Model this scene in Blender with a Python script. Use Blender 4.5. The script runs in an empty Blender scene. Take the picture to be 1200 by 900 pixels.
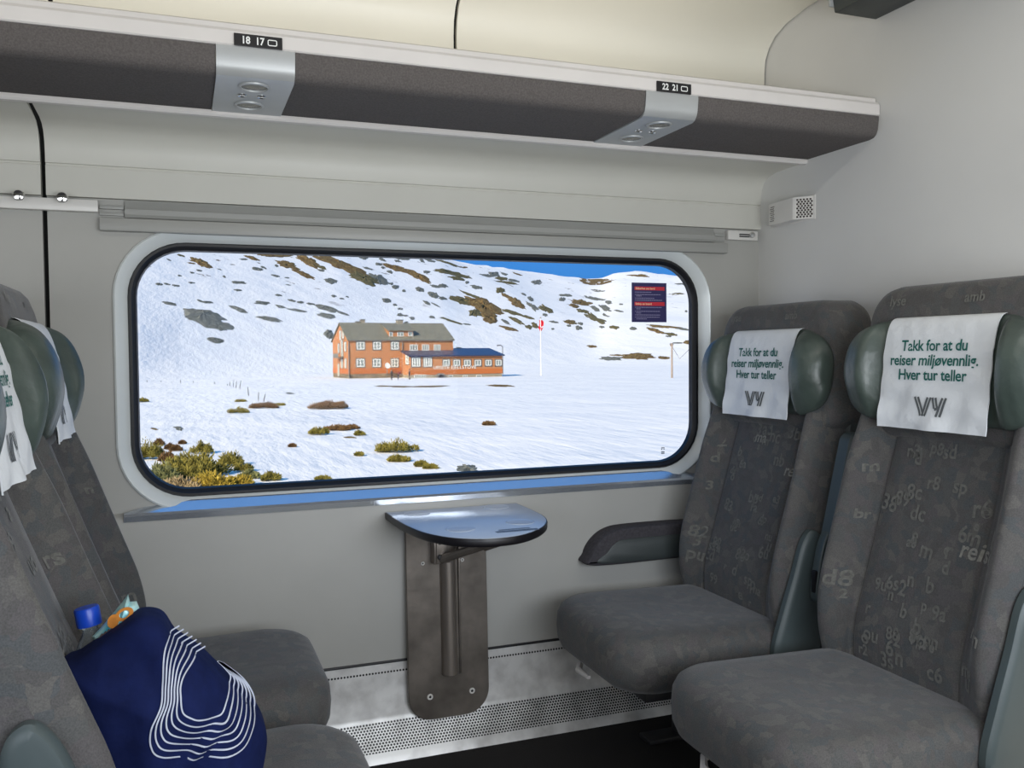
import bpy, bmesh, math, random
from mathutils import Vector, Matrix, noise as mnoise

random.seed(7)
SC = bpy.context.scene
COL = SC.collection
PI = math.pi

# ------------------------------------------------------------------ camera
F_PX, CAM_Y, CAM_Z, YAW, PITCH, ROLL = 1036.74, -2.671, 1.207, -0.3578, -0.0354, -0.0084
def cam_axes():
    cy, sy = math.cos(YAW), math.sin(YAW)
    fwd = Vector((-sy*math.cos(PITCH), cy*math.cos(PITCH), math.sin(PITCH)))
    right = Vector((cy, sy, 0)); up = right.cross(fwd)
    r2 = math.cos(ROLL)*right + math.sin(ROLL)*up
    u2 = -math.sin(ROLL)*right + math.cos(ROLL)*up
    return r2, u2, fwd
CR, CU, CF = cam_axes()
CO = Vector((0, CAM_Y, CAM_Z))
cam = bpy.data.objects.new('camera', bpy.data.cameras.new('camera'))
COL.objects.link(cam)
cam.matrix_world = Matrix(((CR.x, CU.x, -CF.x, CO.x), (CR.y, CU.y, -CF.y, CO.y), (CR.z, CU.z, -CF.z, CO.z), (0, 0, 0, 1)))
cam.data.sensor_fit = 'HORIZONTAL'; cam.data.sensor_width = 36; cam.data.lens = 36*F_PX/1200
cam.data.clip_start = 0.02; cam.data.clip_end = 6000
SC.camera = cam
def ray(u, v):
    return CF + CR*((u-600)/F_PX) - CU*((v-450)/F_PX)
def at_y(u, v, y):
    d = ray(u, v); return CO + d*((y-CO.y)/d.y)

# ------------------------------------------------------------------ colour, exposure
def lin(c):
    c = c/255.0
    return c/12.92 if c <= 0.04045 else ((c+0.055)/1.055)**2.4
def rgb(r, g, b): return (lin(r), lin(g), lin(b), 1)
SC.view_settings.view_transform = 'Standard'; SC.view_settings.look = 'None'
SC.view_settings.gamma = 1; SC.view_settings.use_curve_mapping = False
SC.view_settings.exposure = 0.0
try:
    SC.cycles.use_denoising = True
    SC.cycles.max_bounces = 10; SC.cycles.transparent_max_bounces = 12
    SC.cycles.sample_clamp_indirect = 6
except Exception: pass

# ------------------------------------------------------------------ sky, sun, lamps
W = bpy.data.worlds.new('sky'); SC.world = W; W.use_nodes = True
nt = W.node_tree; nt.nodes.clear()
def wn(t, **k):
    n = nt.nodes.new(t)
    for a, b in k.items(): setattr(n, a, b)
    return n
tc = wn('ShaderNodeTexCoord'); sx = wn('ShaderNodeSeparateXYZ'); rp = wn('ShaderNodeValToRGB')
bg = wn('ShaderNodeBackground'); wo = wn('ShaderNodeOutputWorld')
nt.links.new(tc.outputs['Generated'], sx.inputs[0]); nt.links.new(sx.outputs['Z'], rp.inputs[0])
nt.links.new(rp.outputs[0], bg.inputs[0]); nt.links.new(bg.outputs[0], wo.inputs[0])
er = rp.color_ramp.elements
er[0].position = 0.0; er[0].color = (.55, .60, .68, 1)
er[1].position = 1.0; er[1].color = (.11, .40, .96, 1)
e = er.new(0.04); e.color = (.05, .24, .66, 1)
e = er.new(0.15); e.color = (.06, .30, .84, 1)
e = er.new(0.45); e.color = (.06, .24, .60, 1)
bg.inputs[1].default_value = 1.0

def light(name, typ, loc, rot, energy, col, size=None, sizey=None):
    l = bpy.data.lights.new(name, typ); l.energy = energy; l.color = col
    if typ == 'AREA':
        l.shape = 'RECTANGLE'; l.size = size; l.size_y = sizey
    o = bpy.data.objects.new(name, l); COL.objects.link(o); o.location = loc; o.rotation_euler = rot
    return o
SUN_DIR = Vector((0.72, 0.55, -0.50)).normalized()
sun = light('sun', 'SUN', (0, 0, 50), SUN_DIR.to_track_quat('-Z', 'Y').to_euler(), 5.7, (1, .885, .69))
sun.data.angle = 0.009
# ceiling lamps over the aisle, and daylight entering at the windows on the other side of the coach
CEIL_LIGHT = light('ceiling_lamp_light', 'AREA', (0.2, -1.62, 2.295), (0, 0, 0), 8, (1, .94, .84), 3.2, .16)
RACK_FILL = light('rack_fill_light', 'AREA', (-.2, -.40, 1.885), (PI-.25, 0, 0), 3.3, (1, .95, .90), 3.6, .05)  # unseen upward fill, added to brighten the cream panel above the rack
DAY_A = light('opposite_window_daylight', 'AREA', (0.85, -2.868, 1.18), (PI/2, 0, 0), 34, (.93, .97, 1), 1.7, .66)
DAY_B = light('opposite_window_daylight', 'AREA', (-1.25, -2.868, 1.18), (PI/2, 0, 0), 13, (.93, .97, 1), 1.5, .66)

# ------------------------------------------------------------------ materials
def mat(name, col, rough=.6, metal=0, spec=.5, noise=0, nscale=20, bump=0, bscale=60, col2=None, sheen=0, stretch=None, detail=4, lo=.35, hi=.65):
    m = bpy.data.materials.new(name); m.use_nodes = True
    t = m.node_tree; b = t.nodes['Principled BSDF']
    b.inputs['Roughness'].default_value = rough; b.inputs['Metallic'].default_value = metal
    b.inputs['Specular IOR Level'].default_value = spec
    if sheen: b.inputs['Sheen Weight'].default_value = sheen
    b.inputs['Base Color'].default_value = col
    co = t.nodes.new('ShaderNodeTexCoord'); mp = t.nodes.new('ShaderNodeMapping')
    if stretch: mp.inputs['Scale'].default_value = stretch
    t.links.new(co.outputs['Object'], mp.inputs[0])
    if noise or col2:
        n = t.nodes.new('ShaderNodeTexNoise'); n.inputs['Scale'].default_value = nscale; n.inputs['Detail'].default_value = detail
        r = t.nodes.new('ShaderNodeValToRGB')
        k = 1-noise
        r.color_ramp.elements[0].color = (col[0]*k, col[1]*k, col[2]*k, 1); r.color_ramp.elements[0].position = lo
        r.color_ramp.elements[1].color = col2 if col2 else col; r.color_ramp.elements[1].position = hi
        t.links.new(mp.outputs[0], n.inputs['Vector']); t.links.new(n.outputs[0], r.inputs[0]); t.links.new(r.outputs[0], b.inputs['Base Color'])
    if bump:
        n = t.nodes.new('ShaderNodeTexNoise'); n.inputs['Scale'].default_value = bscale; n.inputs['Detail'].default_value = 5
        bp = t.nodes.new('ShaderNodeBump'); bp.inputs['Strength'].default_value = bump; bp.inputs['Distance'].default_value = .02
        t.links.new(mp.outputs[0], n.inputs['Vector']); t.links.new(n.outputs[0], bp.inputs['Height']); t.links.new(bp.outputs[0], b.inputs['Normal'])
    return m
M = {}
M['wall'] = mat('wall_laminate', rgb(208, 206, 197), .42, noise=.04, nscale=3)
M['wall_low'] = mat('lower_wall_laminate', rgb(172, 171, 166), .45, noise=.06, nscale=4)
M['cream'] = mat('cream_panel', rgb(234, 230, 216), .4, noise=.03, nscale=2)
M['end'] = mat('end_wall_laminate', rgb(216, 215, 212), .45, noise=.04, nscale=3)
M['frame'] = mat('silver_frame', rgb(226, 231, 231), .3, metal=.1, spec=.6, noise=.03, nscale=6)
M['sill'] = mat('silver_sill', rgb(214, 220, 228), .16, metal=.8, noise=.03, nscale=6)
M['rubber'] = mat('black_rubber', rgb(14, 13, 18), .45, noise=.2, nscale=40)
M['alu'] = mat('painted_aluminium', rgb(222, 217, 213), .35, noise=.04, nscale=12)
M['silver'] = mat('silver_panel', rgb(176, 178, 178), .38, metal=.25, noise=.05, nscale=15)
M['rackf'] = mat('rack_fabric', rgb(104, 99, 97), .9, spec=.15, noise=.25, nscale=260, bump=.15, bscale=400)
M['dark'] = mat('dark_plastic', rgb(38, 38, 40), .5, noise=.15, nscale=30)
M['gap'] = mat('dark_gap', rgb(12, 12, 12), .9, noise=.1, nscale=30)
M['chrome'] = mat('chrome', rgb(225, 225, 225), .12, metal=1, noise=.03, nscale=30)
M['lens'] = mat('lamp_lens', rgb(120, 118, 112), .25, metal=.3, noise=.2, nscale=60)
M['white'] = mat('white_print', rgb(240, 240, 238), .6, noise=.02, nscale=20)
M['grille'] = mat('grille_dark', rgb(70, 62, 58), .7, noise=.2, nscale=80)
M['bracketw'] = mat('white_metal', rgb(222, 219, 214), .35, noise=.03, nscale=20)
M['blind'] = mat('blind_housing', rgb(160, 160, 156), .4, noise=.05, nscale=10, stretch=(.3, 1, 4))
M['steel'] = mat('worn_steel', rgb(138, 130, 122), .36, metal=.6, noise=.45, nscale=9, bump=.03, bscale=40)
M['steell'] = mat('channel_steel', rgb(165, 155, 146), .35, metal=.7, noise=.25, nscale=14, stretch=(1, 1, .2))
M['tabletop'] = mat('table_laminate', rgb(196, 203, 214), .22, spec=1, noise=.04, nscale=12)
M['tabletop'].node_tree.nodes['Principled BSDF'].inputs['IOR'].default_value = 1.85
M['tableedge'] = mat('table_edge', rgb(24, 22, 26), .4, noise=.1, nscale=30)
M['floor'] = mat('floor_covering', rgb(46, 44, 44), .8, spec=.2, noise=.35, nscale=300)
M['teal'] = mat('teal_plastic', rgb(72, 82, 83), .45, noise=.06, nscale=12)
M['shell'] = mat('seat_shell', rgb(58, 64, 64), .5, noise=.1, nscale=14)
M['leather'] = mat('green_leather', rgb(74, 86, 80), .38, spec=.7, noise=.3, nscale=14, bump=.3, bscale=13)
M['cloth'] = mat('paper_cloth', rgb(226, 229, 232), .85, spec=.1, noise=.04, nscale=25, bump=.25, bscale=22)
M['greenprint'] = mat('green_print', rgb(24, 100, 92), .8, noise=.1, nscale=40)
M['greyprint'] = mat('grey_print', rgb(92, 96, 98), .8, noise=.1, nscale=40)
M['letters'] = mat('woven_letters', rgb(140, 138, 131), .95, spec=.1, sheen=.2, noise=.3, nscale=120)
M['letters2'] = mat('woven_letters_soft', rgb(112, 111, 106), .95, spec=.1, sheen=.2, noise=.3, nscale=120)
M['armfab'] = mat('armrest_fabric', rgb(74, 72, 76), .95, spec=.1, noise=.25, nscale=120)
M['navy'] = mat('navy_canvas', rgb(19, 30, 74), .85, spec=.15, noise=.25, nscale=30, bump=.25, bscale=14)
M['cap'] = mat('blue_cap', rgb(20, 70, 190), .35, noise=.1, nscale=40)
M['bagline'] = mat('white_line', rgb(188, 193, 208), .8, noise=.1, nscale=40)

def fabric():
    m = bpy.data.materials.new('seat_fabric'); m.use_nodes = True
    t = m.node_tree; b = t.nodes['Principled BSDF']; N = t.nodes.new; L = t.links.new
    b.inputs['Roughness'].default_value = .92; b.inputs['Specular IOR Level'].default_value = .15
    b.inputs['Sheen Weight'].default_value = .2; b.inputs['Sheen Roughness'].default_value = .4
    co = N('ShaderNodeTexCoord')
    v = N('ShaderNodeTexVoronoi'); v.feature = 'F1'; v.distance = 'CHEBYCHEV'; v.inputs['Scale'].default_value = 42; v.inputs['Randomness'].default_value = .8
    n = N('ShaderNodeTexNoise'); n.inputs['Scale'].default_value = 9; n.inputs['Detail'].default_value = 3
    n2 = N('ShaderNodeTexNoise'); n2.inputs['Scale'].default_value = 420; n2.inputs['Detail'].default_value = 2
    ad = N('ShaderNodeVectorMath'); ad.operation = 'MULTIPLY_ADD'; ad.inputs[1].default_value = (.09, .09, .09)
    L(co.outputs['Object'], n.inputs['Vector']); L(co.outputs['Object'], n2.inputs['Vector'])
    L(n.outputs['Color'], ad.inputs[0]); L(co.outputs['Object'], ad.inputs[2]); L(ad.outputs[0], v.inputs['Vector'])
    r = N('ShaderNodeValToRGB'); r.color_ramp.interpolation = 'CONSTANT'
    cs = [(0, rgb(90, 88, 87)), (.18, rgb(96, 94, 92)), (.34, rgb(91, 91, 90)), (.5, rgb(101, 99, 96)), (.62, rgb(87, 89, 90)), (.8, rgb(94, 91, 91))]
    r.color_ramp.elements[0].position = 0; r.color_ramp.elements[0].color = cs[0][1]
    r.color_ramp.elements[1].position = .18; r.color_ramp.elements[1].color = cs[1][1]
    for p, c in cs[2:]:
        q = r.color_ramp.elements.new(p); q.color = c
    sp = N('ShaderNodeSeparateColor'); L(v.outputs['Color'], sp.inputs[0]); L(sp.outputs[0], r.inputs[0])
    mx = N('ShaderNodeMix'); mx.data_type = 'RGBA'; mx.blend_type = 'MULTIPLY'; mx.inputs[0].default_value = .55
    r2 = N('ShaderNodeValToRGB'); r2.color_ramp.elements[0].position = .3; r2.color_ramp.elements[0].color = (.45, .45, .45, 1); r2.color_ramp.elements[1].position = .7
    L(n2.outputs[0], r2.inputs[0]); L(r.outputs[0], mx.inputs[6]); L(r2.outputs[0], mx.inputs[7]); L(mx.outputs[2], b.inputs['Base Color'])
    bp = N('ShaderNodeBump'); bp.inputs['Strength'].default_value = .2; bp.inputs['Distance'].default_value = .003
    L(n2.outputs[0], bp.inputs['Height']); L(bp.outputs[0], b.inputs['Normal'])
    return m
M['fabric'] = fabric()

def glass():
    m = bpy.data.materials.new('window_glass'); m.use_nodes = True
    t = m.node_tree; t.nodes.clear(); N = t.nodes.new; L = t.links.new
    tr = N('ShaderNodeBsdfTransparent'); gl = N('ShaderNodeBsdfGlossy'); gl.inputs['Roughness'].default_value = 0
    nz = N('ShaderNodeTexNoise'); nz.inputs['Scale'].default_value = 3
    r = N('ShaderNodeValToRGB'); r.color_ramp.elements[0].color = (.96, .97, .97, 1); r.color_ramp.elements[1].color = (.99, .99, .99, 1)
    L(nz.outputs[0], r.inputs[0]); L(r.outputs[0], tr.inputs[0])
    lw = N('ShaderNodeLayerWeight'); lw.inputs[0].default_value = .5
    pw = N('ShaderNodeMath'); pw.operation = 'POWER'; pw.inputs[1].default_value = 5; L(lw.outputs['Facing'], pw.inputs[0])
    fr = N('ShaderNodeMath'); fr.operation = 'MULTIPLY_ADD'; fr.inputs[1].default_value = .35; fr.inputs[2].default_value = .0025; L(pw.outputs[0], fr.inputs[0])
    mx = N('ShaderNodeMixShader'); o = N('ShaderNodeOutputMaterial')
    L(fr.outputs[0], mx.inputs[0]); L(tr.outputs[0], mx.inputs[1]); L(gl.outputs[0], mx.inputs[2]); L(mx.outputs[0], o.inputs[0])
    return m
M['glass'] = glass()

# ------------------------------------------------------------------ mesh helpers
OFF = {}
def mk(name, vf, material, parent=None, smooth=35, world=True):
    """one mesh object; world-space vertices are re-based on the parent thing"""
    v, f = vf[0], vf[1]
    me = bpy.data.meshes.new(name)
    off = OFF.get(parent.name, Vector()) if (parent is not None and world) else Vector()
    me.from_pydata([tuple(Vector(p)-off) for p in v], [], [tuple(q) for q in f])
    mats = material if isinstance(material, (list, tuple)) else [material]
    for x in mats: me.materials.append(x)
    if len(vf) > 2 and vf[2]:
        for p, i in zip(me.polygons, vf[2]): p.material_index = i
    bm = bmesh.new(); bm.from_mesh(me); bmesh.ops.recalc_face_normals(bm, faces=bm.faces); bm.to_mesh(me); bm.free()
    if smooth:
        for p in me.polygons: p.use_smooth = True
        me.set_sharp_from_angle(angle=math.radians(smooth))
    o = bpy.data.objects.new(name, me); COL.objects.link(o)
    if parent is not None:
        o.parent = parent; OFF[o.name] = OFF.get(parent.name, Vector())
    return o
def tag(o, label=None, cat=None, group=None, kind=None):
    if label: o['label'] = label
    if cat: o['category'] = cat
    if group: o['group'] = group
    if kind: o['kind'] = kind
    return o
def thing(name, label, cat, loc=(0, 0, 0), rotz=0, group=None, off=True):
    o = bpy.data.objects.new(name, None); COL.objects.link(o); o.empty_display_size = .1
    o.location = loc; o.rotation_euler = (0, 0, rotz)
    OFF[o.name] = Vector(loc) if off else Vector()
    return tag(o, label, cat, group)
def solo(name, vf, material, label, cat, group=None, smooth=35):
    """a thing that is a single mesh, origin at its base"""
    v = [Vector(p) for p in vf[0]]
    c = Vector(((min(p.x for p in v)+max(p.x for p in v))/2, (min(p.y for p in v)+max(p.y for p in v))/2, min(p.z for p in v)))
    o = mk(name, ([p-c for p in v],)+tuple(vf[1:]), material, None, smooth)
    o.location = c
    return tag(o, label, cat, group)
def struct(name, vf, material, smooth=35):
    return tag(mk(name, vf, material, None, smooth), kind='structure')
def join(*parts):
    V, Fc, Mi = [], [], []
    anym = False
    for p in parts:
        b = len(V); V += [tuple(q) for q in p[0]]; Fc += [tuple(i+b for i in q) for q in p[1]]
        if len(p) > 2 and p[2]: Mi += list(p[2]); anym = True
        else: Mi += [0]*len(p[1])
    return (V, Fc, Mi if anym else None)
def setm(vf, i): return (vf[0], vf[1], [i]*len(vf[1]))
def xf(vf, mtx):
    return ([tuple(mtx @ Vector(p)) for p in vf[0]],)+tuple(vf[1:])
def fmap(vf, fn): return ([tuple(fn(*p)) for p in vf[0]],)+tuple(vf[1:])
def box(x0, x1, y0, y1, z0, z1, bev=0, seg=2):
    bm = bmesh.new(); bmesh.ops.create_cube(bm, size=1)
    for v in bm.verts:
        v.co = Vector(((x0+x1)/2+v.co.x*(x1-x0), (y0+y1)/2+v.co.y*(y1-y0), (z0+z1)/2+v.co.z*(z1-z0)))
    if bev: bmesh.ops.bevel(bm, geom=bm.edges[:], offset=bev, segments=seg, affect='EDGES', profile=.5)
    return dump(bm)
def dump(bm):
    bm.verts.index_update(); bm.verts.ensure_lookup_table()
    r = ([tuple(v.co) for v in bm.verts], [tuple(v.index for v in f.verts) for f in bm.faces]); bm.free(); return r
def loft(rings, closed=True, cap0=False, cap1=False):
    n = len(rings[0]); V = [p for r in rings for p in r]; Fc = []
    for i in range(len(rings)-1):
        for j in range(n if closed else n-1):
            k = (j+1) % n
            Fc.append((i*n+j, i*n+k, (i+1)*n+k, (i+1)*n+j))
    if cap0: Fc.append(tuple(range(n-1, -1, -1)))
    if cap1: Fc.append(tuple((len(rings)-1)*n+j for j in range(n)))
    return (V, Fc)
def rrect(w, h, r, n=8, cx=0, cy=0, rs=None):
    """rounded rectangle outline; rs = radii for (++), (-+), (--), (+-)"""
    rs = rs or (r, r, r, r); out = []
    for q, (sx_, sy_) in enumerate(((1, 1), (-1, 1), (-1, -1), (1, -1))):
        R = rs[q]; ox, oy = cx+sx_*(w/2-R), cy+sy_*(h/2-R); a0 = q*PI/2
        for i in range(n+1):
            a = a0+PI/2*i/n; out.append((ox+R*math.cos(a), oy+R*math.sin(a)))
    return out
def offset(ol, d):
    n = len(ol); out = []
    for i in range(n):
        a, b, c = Vector(ol[i-1]), Vector(ol[i]), Vector(ol[(i+1) % n])
        t = ((b-a).normalized() if (b-a).length > 1e-7 else Vector((0, 0)))+((c-b).normalized() if (c-b).length > 1e-7 else Vector((0, 0)))
        t.normalize(); nrm = Vector((t.y, -t.x))
        out.append((b.x-nrm.x*d, b.y-nrm.y*d))
    return out
def slab(ol, prof, mp=lambda a, b, h: (a, b, h)):
    """prof: list of (inset, height); convex outline swept through it, capped"""
    rings = []; cur = ol
    for e in prof:
        if len(e) == 2: cur = offset(ol, e[0]); q = cur
        else:                                   # (scale, height, None): shrink the last outline about its middle
            cx = sum(p[0] for p in cur)/len(cur); cy = sum(p[1] for p in cur)/len(cur)
            q = [(cx+(a-cx)*e[0], cy+(b-cy)*e[0]) for a, b in cur]
        rings.append([mp(a, b, e[1]) for a, b in q])
    return loft(rings, True, True, True)
def tube(path, r, n=8, cap=True):
    P = [Vector(p) for p in path]; rings = []
    rr = r if isinstance(r, (list, tuple)) else [r]*len(P)
    up = None
    for i, p in enumerate(P):
        t = (P[min(i+1, len(P)-1)]-P[max(i-1, 0)]).normalized()
        if up is None: up = t.orthogonal().normalized()
        up = (up-t*up.dot(t)).normalized(); s = t.cross(up)
        rings.append([tuple(p+up*math.cos(2*PI*k/n)*rr[i]+s*math.sin(2*PI*k/n)*rr[i]) for k in range(n)])
    return loft(rings, True, cap, cap)
def lathe(prof, n=20, mtx=None):
    rings = [[(r*math.cos(2*PI*k/n), r*math.sin(2*PI*k/n), z) for k in range(n)] for r, z in prof]
    vf = loft(rings, True, True, True)
    return xf(vf, mtx) if mtx else vf
def frame_at(o, z_dir, x_hint=(1, 0, 0)):
    z = Vector(z_dir).normalized(); x = Vector(x_hint); x = (x-z*x.dot(z)).normalized(); y = z.cross(x)
    return Matrix(((x.x, y.x, z.x, o[0]), (x.y, y.y, z.y, o[1]), (x.z, y.z, z.z, o[2]), (0, 0, 0, 1)))
def prism_x(prof, x0, x1, closed=True, nx=1):
    rings = [[(x0+(x1-x0)*i/nx, y, z) for y, z in prof] for i in range(nx+1)]
    return loft(rings, closed, closed, closed)
def text_mesh(s, size=1, bold=0, align='CENTER', space=1.0):
    c = bpy.data.curves.new('txt', 'FONT'); c.body = s; c.size = size; c.align_x = align; c.space_character = space
    c.offset = bold; c.resolution_u = 3
    o = bpy.data.objects.new('txt', c); COL.objects.link(o)
    bpy.context.view_layer.update()
    me = bpy.data.meshes.new_from_object(o.evaluated_get(bpy.context.evaluated_depsgraph_get()))
    bpy.data.objects.remove(o); bpy.data.curves.remove(c)
    r = ([tuple(v.co) for v in me.vertices], [tuple(p.vertices) for p in me.polygons]); bpy.data.meshes.remove(me); return r
def ribbon(path, w):
    """flat strip of width w along a 2-D path -> (verts2d with z 0, faces)"""
    P = [Vector((p[0], p[1])) for p in path]; V, Fc = [], []
    for i, p in enumerate(P):
        t = (P[min(i+1, len(P)-1)]-P[max(i-1, 0)]).normalized(); n = Vector((-t.y, t.x))*w/2
        V += [(p.x+n.x, p.y+n.y, 0), (p.x-n.x, p.y-n.y, 0)]
    for i in range(len(P)-1): Fc.append((2*i, 2*i+1, 2*i+3, 2*i+2))
    return (V, Fc)
def thick(vf, d):
    """give a flat sheet (2-D faces) a thickness along z"""
    V, Fc = vf[0], vf[1]; n = len(V)
    V2 = [tuple(p) for p in V]+[(p[0], p[1], p[2]-d) for p in V]; F2 = [tuple(f) for f in Fc]+[tuple(i+n for i in reversed(f)) for f in Fc]
    cnt = {}
    for f in Fc:
        for a, b in zip(f, f[1:]+f[:1]): cnt[(a, b)] = 1
    for a, b in cnt:
        if (b, a) not in cnt: F2.append((a, a+n, b+n, b))
    return (V2, F2)
def spline(pts, n=8, closed=False):
    P = [Vector(p) for p in pts]; out = []; m = len(P)
    for i in range(m if closed else m-1):
        g = lambda k: P[k % m] if closed else P[max(0, min(m-1, k))]
        a, b, c, d = g(i-1), g(i), g(i+1), g(i+2)
        for k in range(n):
            t = k/n
            out.append(.5*((2*b)+(c-a)*t+(2*a-5*b+4*c-d)*t*t+(3*b-a-3*c+d)*t**3))
    if not closed: out.append(P[-1])
    return out

# ------------------------------------------------------------------ room shell
XE, XL, YO = 1.93, -2.6, -2.85        # end wall, far left end, opposite side wall
WX0, WX1, WZ0, WZ1 = -.135, 1.694, .805, 1.525
WCX, WCZ, WW, WH, WR = (WX0+WX1)/2, (WZ0+WZ1)/2, WX1-WX0, WZ1-WZ0, .155

def wall_with_hole(x0, x1, z0, z1, hole, y0, y1):
    """plate in the xz plane between y0 and y1 with one rounded hole"""
    n = len(hole); cx = sum(p[0] for p in hole)/n; cz = sum(p[1] for p in hole)/n
    outer = []
    for px, pz in hole:
        dx, dz = px-cx, pz-cz
        ks = []
        if dx > 1e-9: ks.append((x1-cx)/dx)
        if dx < -1e-9: ks.append((x0-cx)/dx)
        if dz > 1e-9: ks.append((z1-cz)/dz)
        if dz < -1e-9: ks.append((z0-cz)/dz)
        k = min(ks); outer.append((cx+dx*k, cz+dz*k))
    for tx, tz in ((x0, z0), (x0, z1), (x1, z0), (x1, z1)):
        i = min(range(n), key=lambda j: (outer[j][0]-tx)**2+(outer[j][1]-tz)**2); outer[i] = (tx, tz)
    R = [[(a, y0, b) for a, b in outer], [(a, y0, b) for a, b in hole], [(a, y1, b) for a, b in hole], [(a, y1, b) for a, b in outer]]
    return loft(R+[R[0]], True)
def winloop(e, n=10):
    return rrect(WW+2*e, WH+2*e, WR+e, n, WCX, WCZ)
SEAM = -.331
low_prof = [(.03, .0), (-.05, .0), (-.05, .745), (-.047, .757), (-.04, .764), (-.02, .772), (.03, .772)]
struct('wall_back', join(
    wall_with_hole(SEAM+.006, XE, .772, 1.633, winloop(.032), -.02, .03),
    box(XL, SEAM-.006, -.02, .03, .772, 1.633),
    prism_x(low_prof, SEAM+.002, XE), prism_x(low_prof, XL, SEAM-.002)), M['wall_low'])
cove = [(.03, 1.634), (-.034, 1.634), (-.034, 1.713), (-.029, 1.715), (-.029, 1.719), (-.034, 1.721), (-.036, 1.75), (-.042, 1.775), (-.056, 1.797), (-.08, 1.811), (-.12, 1.818), (-.27, 1.822), (-.27, 1.86), (.03, 1.86)]
struct('trim_1', join(prism_x(cove, SEAM+.006, XE), prism_x(cove, XL, SEAM-.006)), M['wall'])
struct('trim_2', prism_x([(.045, .3), (.0, .3), (.0, 1.65), (-.01, 1.72), (-.03, 1.79), (-.08, 1.816), (-.2, 1.83), (.045, 1.83)], SEAM-.02, SEAM+.02), M['gap'])
up_prof = [(-.06, 1.86), (-.06, 2.17), (-.066, 2.215), (-.085, 2.25), (-.12, 2.28), (-.18, 2.303), (-.28, 2.318), (-.5, 2.33), (-.5, 2.36), (-.02, 2.36), (-.02, 1.86)]
for i, (a, b) in enumerate(((XL, -.306), (-.294, .796), (.806, 1.925))):
    struct('trim_%d' % (i+3), prism_x(up_prof, a, b), M['cream'])
struct('trim_6', prism_x([(-.045, 1.86), (-.045, 2.19), (-.07, 2.26), (-.12, 2.30), (-.2, 2.322), (-.2, 2.35), (-.01, 2.35), (-.01, 1.86)], XL, 1.93), M['gap'])
struct('wall_right', box(XE, XE+.06, YO, .05, -.02, 2.42), M['end'])
struct('wall_left', box(XL-.06, XL, YO, .05, -.02, 2.42), M['end'])
struct('floor', box(XL, XE, YO, .03, -.06, 0), M['floor'])
struct('ceiling', join(box(XL, XE, YO, -.5, 2.33, 2.38), box(XL, XE, -.5, .05, 2.355, 2.38)), M['wall'])
# the side of the coach behind the photographer, with its two windows
def opp_hole(cx, w): return rrect(w, .70, .14, 8, cx, 1.18)
struct('wall_front', join(wall_with_hole(-.3, XE, .5, 1.9, opp_hole(.85, 1.75), YO-.06, YO), wall_with_hole(XL, -.3, .5, 1.9, opp_hole(-1.25, 1.55), YO-.06, YO),
    box(XL, XE, YO-.06, YO, 0, .5), box(XL, XE, YO-.06, YO, 1.9, 2.4)), M['wall'])
opp = solo('luggage_rack', prism_x([(YO+.005, 1.84), (-2.28, 1.84), (-2.25, 1.86), (-2.25, 1.93), (-2.27, 1.93), (-2.28, 1.88), (YO+.005, 1.88)], XL+.01, XE-.01), M['rackf'],
     'grey luggage shelf along the opposite side of the coach', 'luggage rack')
# ceiling lamps over the aisle
lampt = thing('ceiling_lamp', 'long warm white lamp strip under the ceiling above the aisle', 'lamp', (.2, -1.62, 2.30))
mk('lamp_housing', box(-1.45, 1.85, -1.74, -1.50, 2.302, 2.33, .006), M['alu'], lampt)

# window: frame, rubber gasket, sill, pane
win = tag(bpy.data.objects.new('window_1', None), kind='structure'); COL.objects.link(win); OFF['window_1'] = Vector()
def wl(e, y): return [(a, y, b) for a, b in winloop(e)]
mk('window_frame', loft([wl(.034, -.018), wl(.036, -.026), wl(.031, -.030), wl(.024, -.026), wl(.004, -.004), wl(-.001, .001), wl(-.001, .02), wl(.034, .02), wl(.034, -.018)]), M['frame'], win)
mk('gasket', loft([wl(.0, -.001), wl(-.004, -.006), wl(-.010, -.006), wl(-.016, .002), wl(-.021, .006), wl(-.024, .022), wl(.02, .022)]), M['rubber'], win)
mk('window_pane', slab(winloop(-.012), [(0, .012), (0, .018)], lambda a, b, h: (a, h, b)), M['glass'], win)
sv, sf = [], []
for x, k in ((-.155, 0), (-.06, 1), (WCX, 1), (1.60, 1), (1.70, 0)):
    yb = -.008 if k else -.036; zb = .7975 if k else .775
    sv += [(x, yb, zb), (x, -.046, .7735), (x, -.052, .767), (x, -.0515, .752), (x, .01, .752)]
for i in range(4):
    for j in range(4): sf.append((i*5+j, i*5+j+1, i*5+j+6, i*5+j+5))
mk('window_sill', (sv, sf), M['sill'], win, smooth=0)

# ------------------------------------------------------------------ luggage rack above the window
RX0, RX1 = XL+.02, 1.9293
rack = thing('luggage_rack', 'long luggage rack with dark fabric underside and pale metal front edge above the window', 'luggage rack', (-.3, -.3, 1.8))
for ra, rb in ((RX0, .085), (.257, 1.155), (1.315, RX1)):
    mk('underside', prism_x([(-.285, 1.829), (-.560, 1.829), (-.579, 1.832), (-.589, 1.84), (-.594, 1.852), (-.598, 1.88), (-.598, 1.890), (-.56, 1.890), (-.285, 1.87)], ra, rb), M['rackf'], rack)
mk('front_rail', prism_x([(-.600, 1.891), (-.603, 1.894), (-.603, 1.922), (-.598, 1.929), (-.588, 1.931), (-.586, 1.944), (-.580, 1.948), (-.565, 1.948), (-.562, 1.944), (-.562, 1.891)], RX0, RX1-.002), M['alu'], rack)
mk('rear_trim', prism_x([(-.262, 1.836), (-.280, 1.834), (-.284, 1.828), (-.284, 1.820), (-.279, 1.815), (-.262, 1.815)], RX0, RX1), M['alu'], rack)

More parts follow.
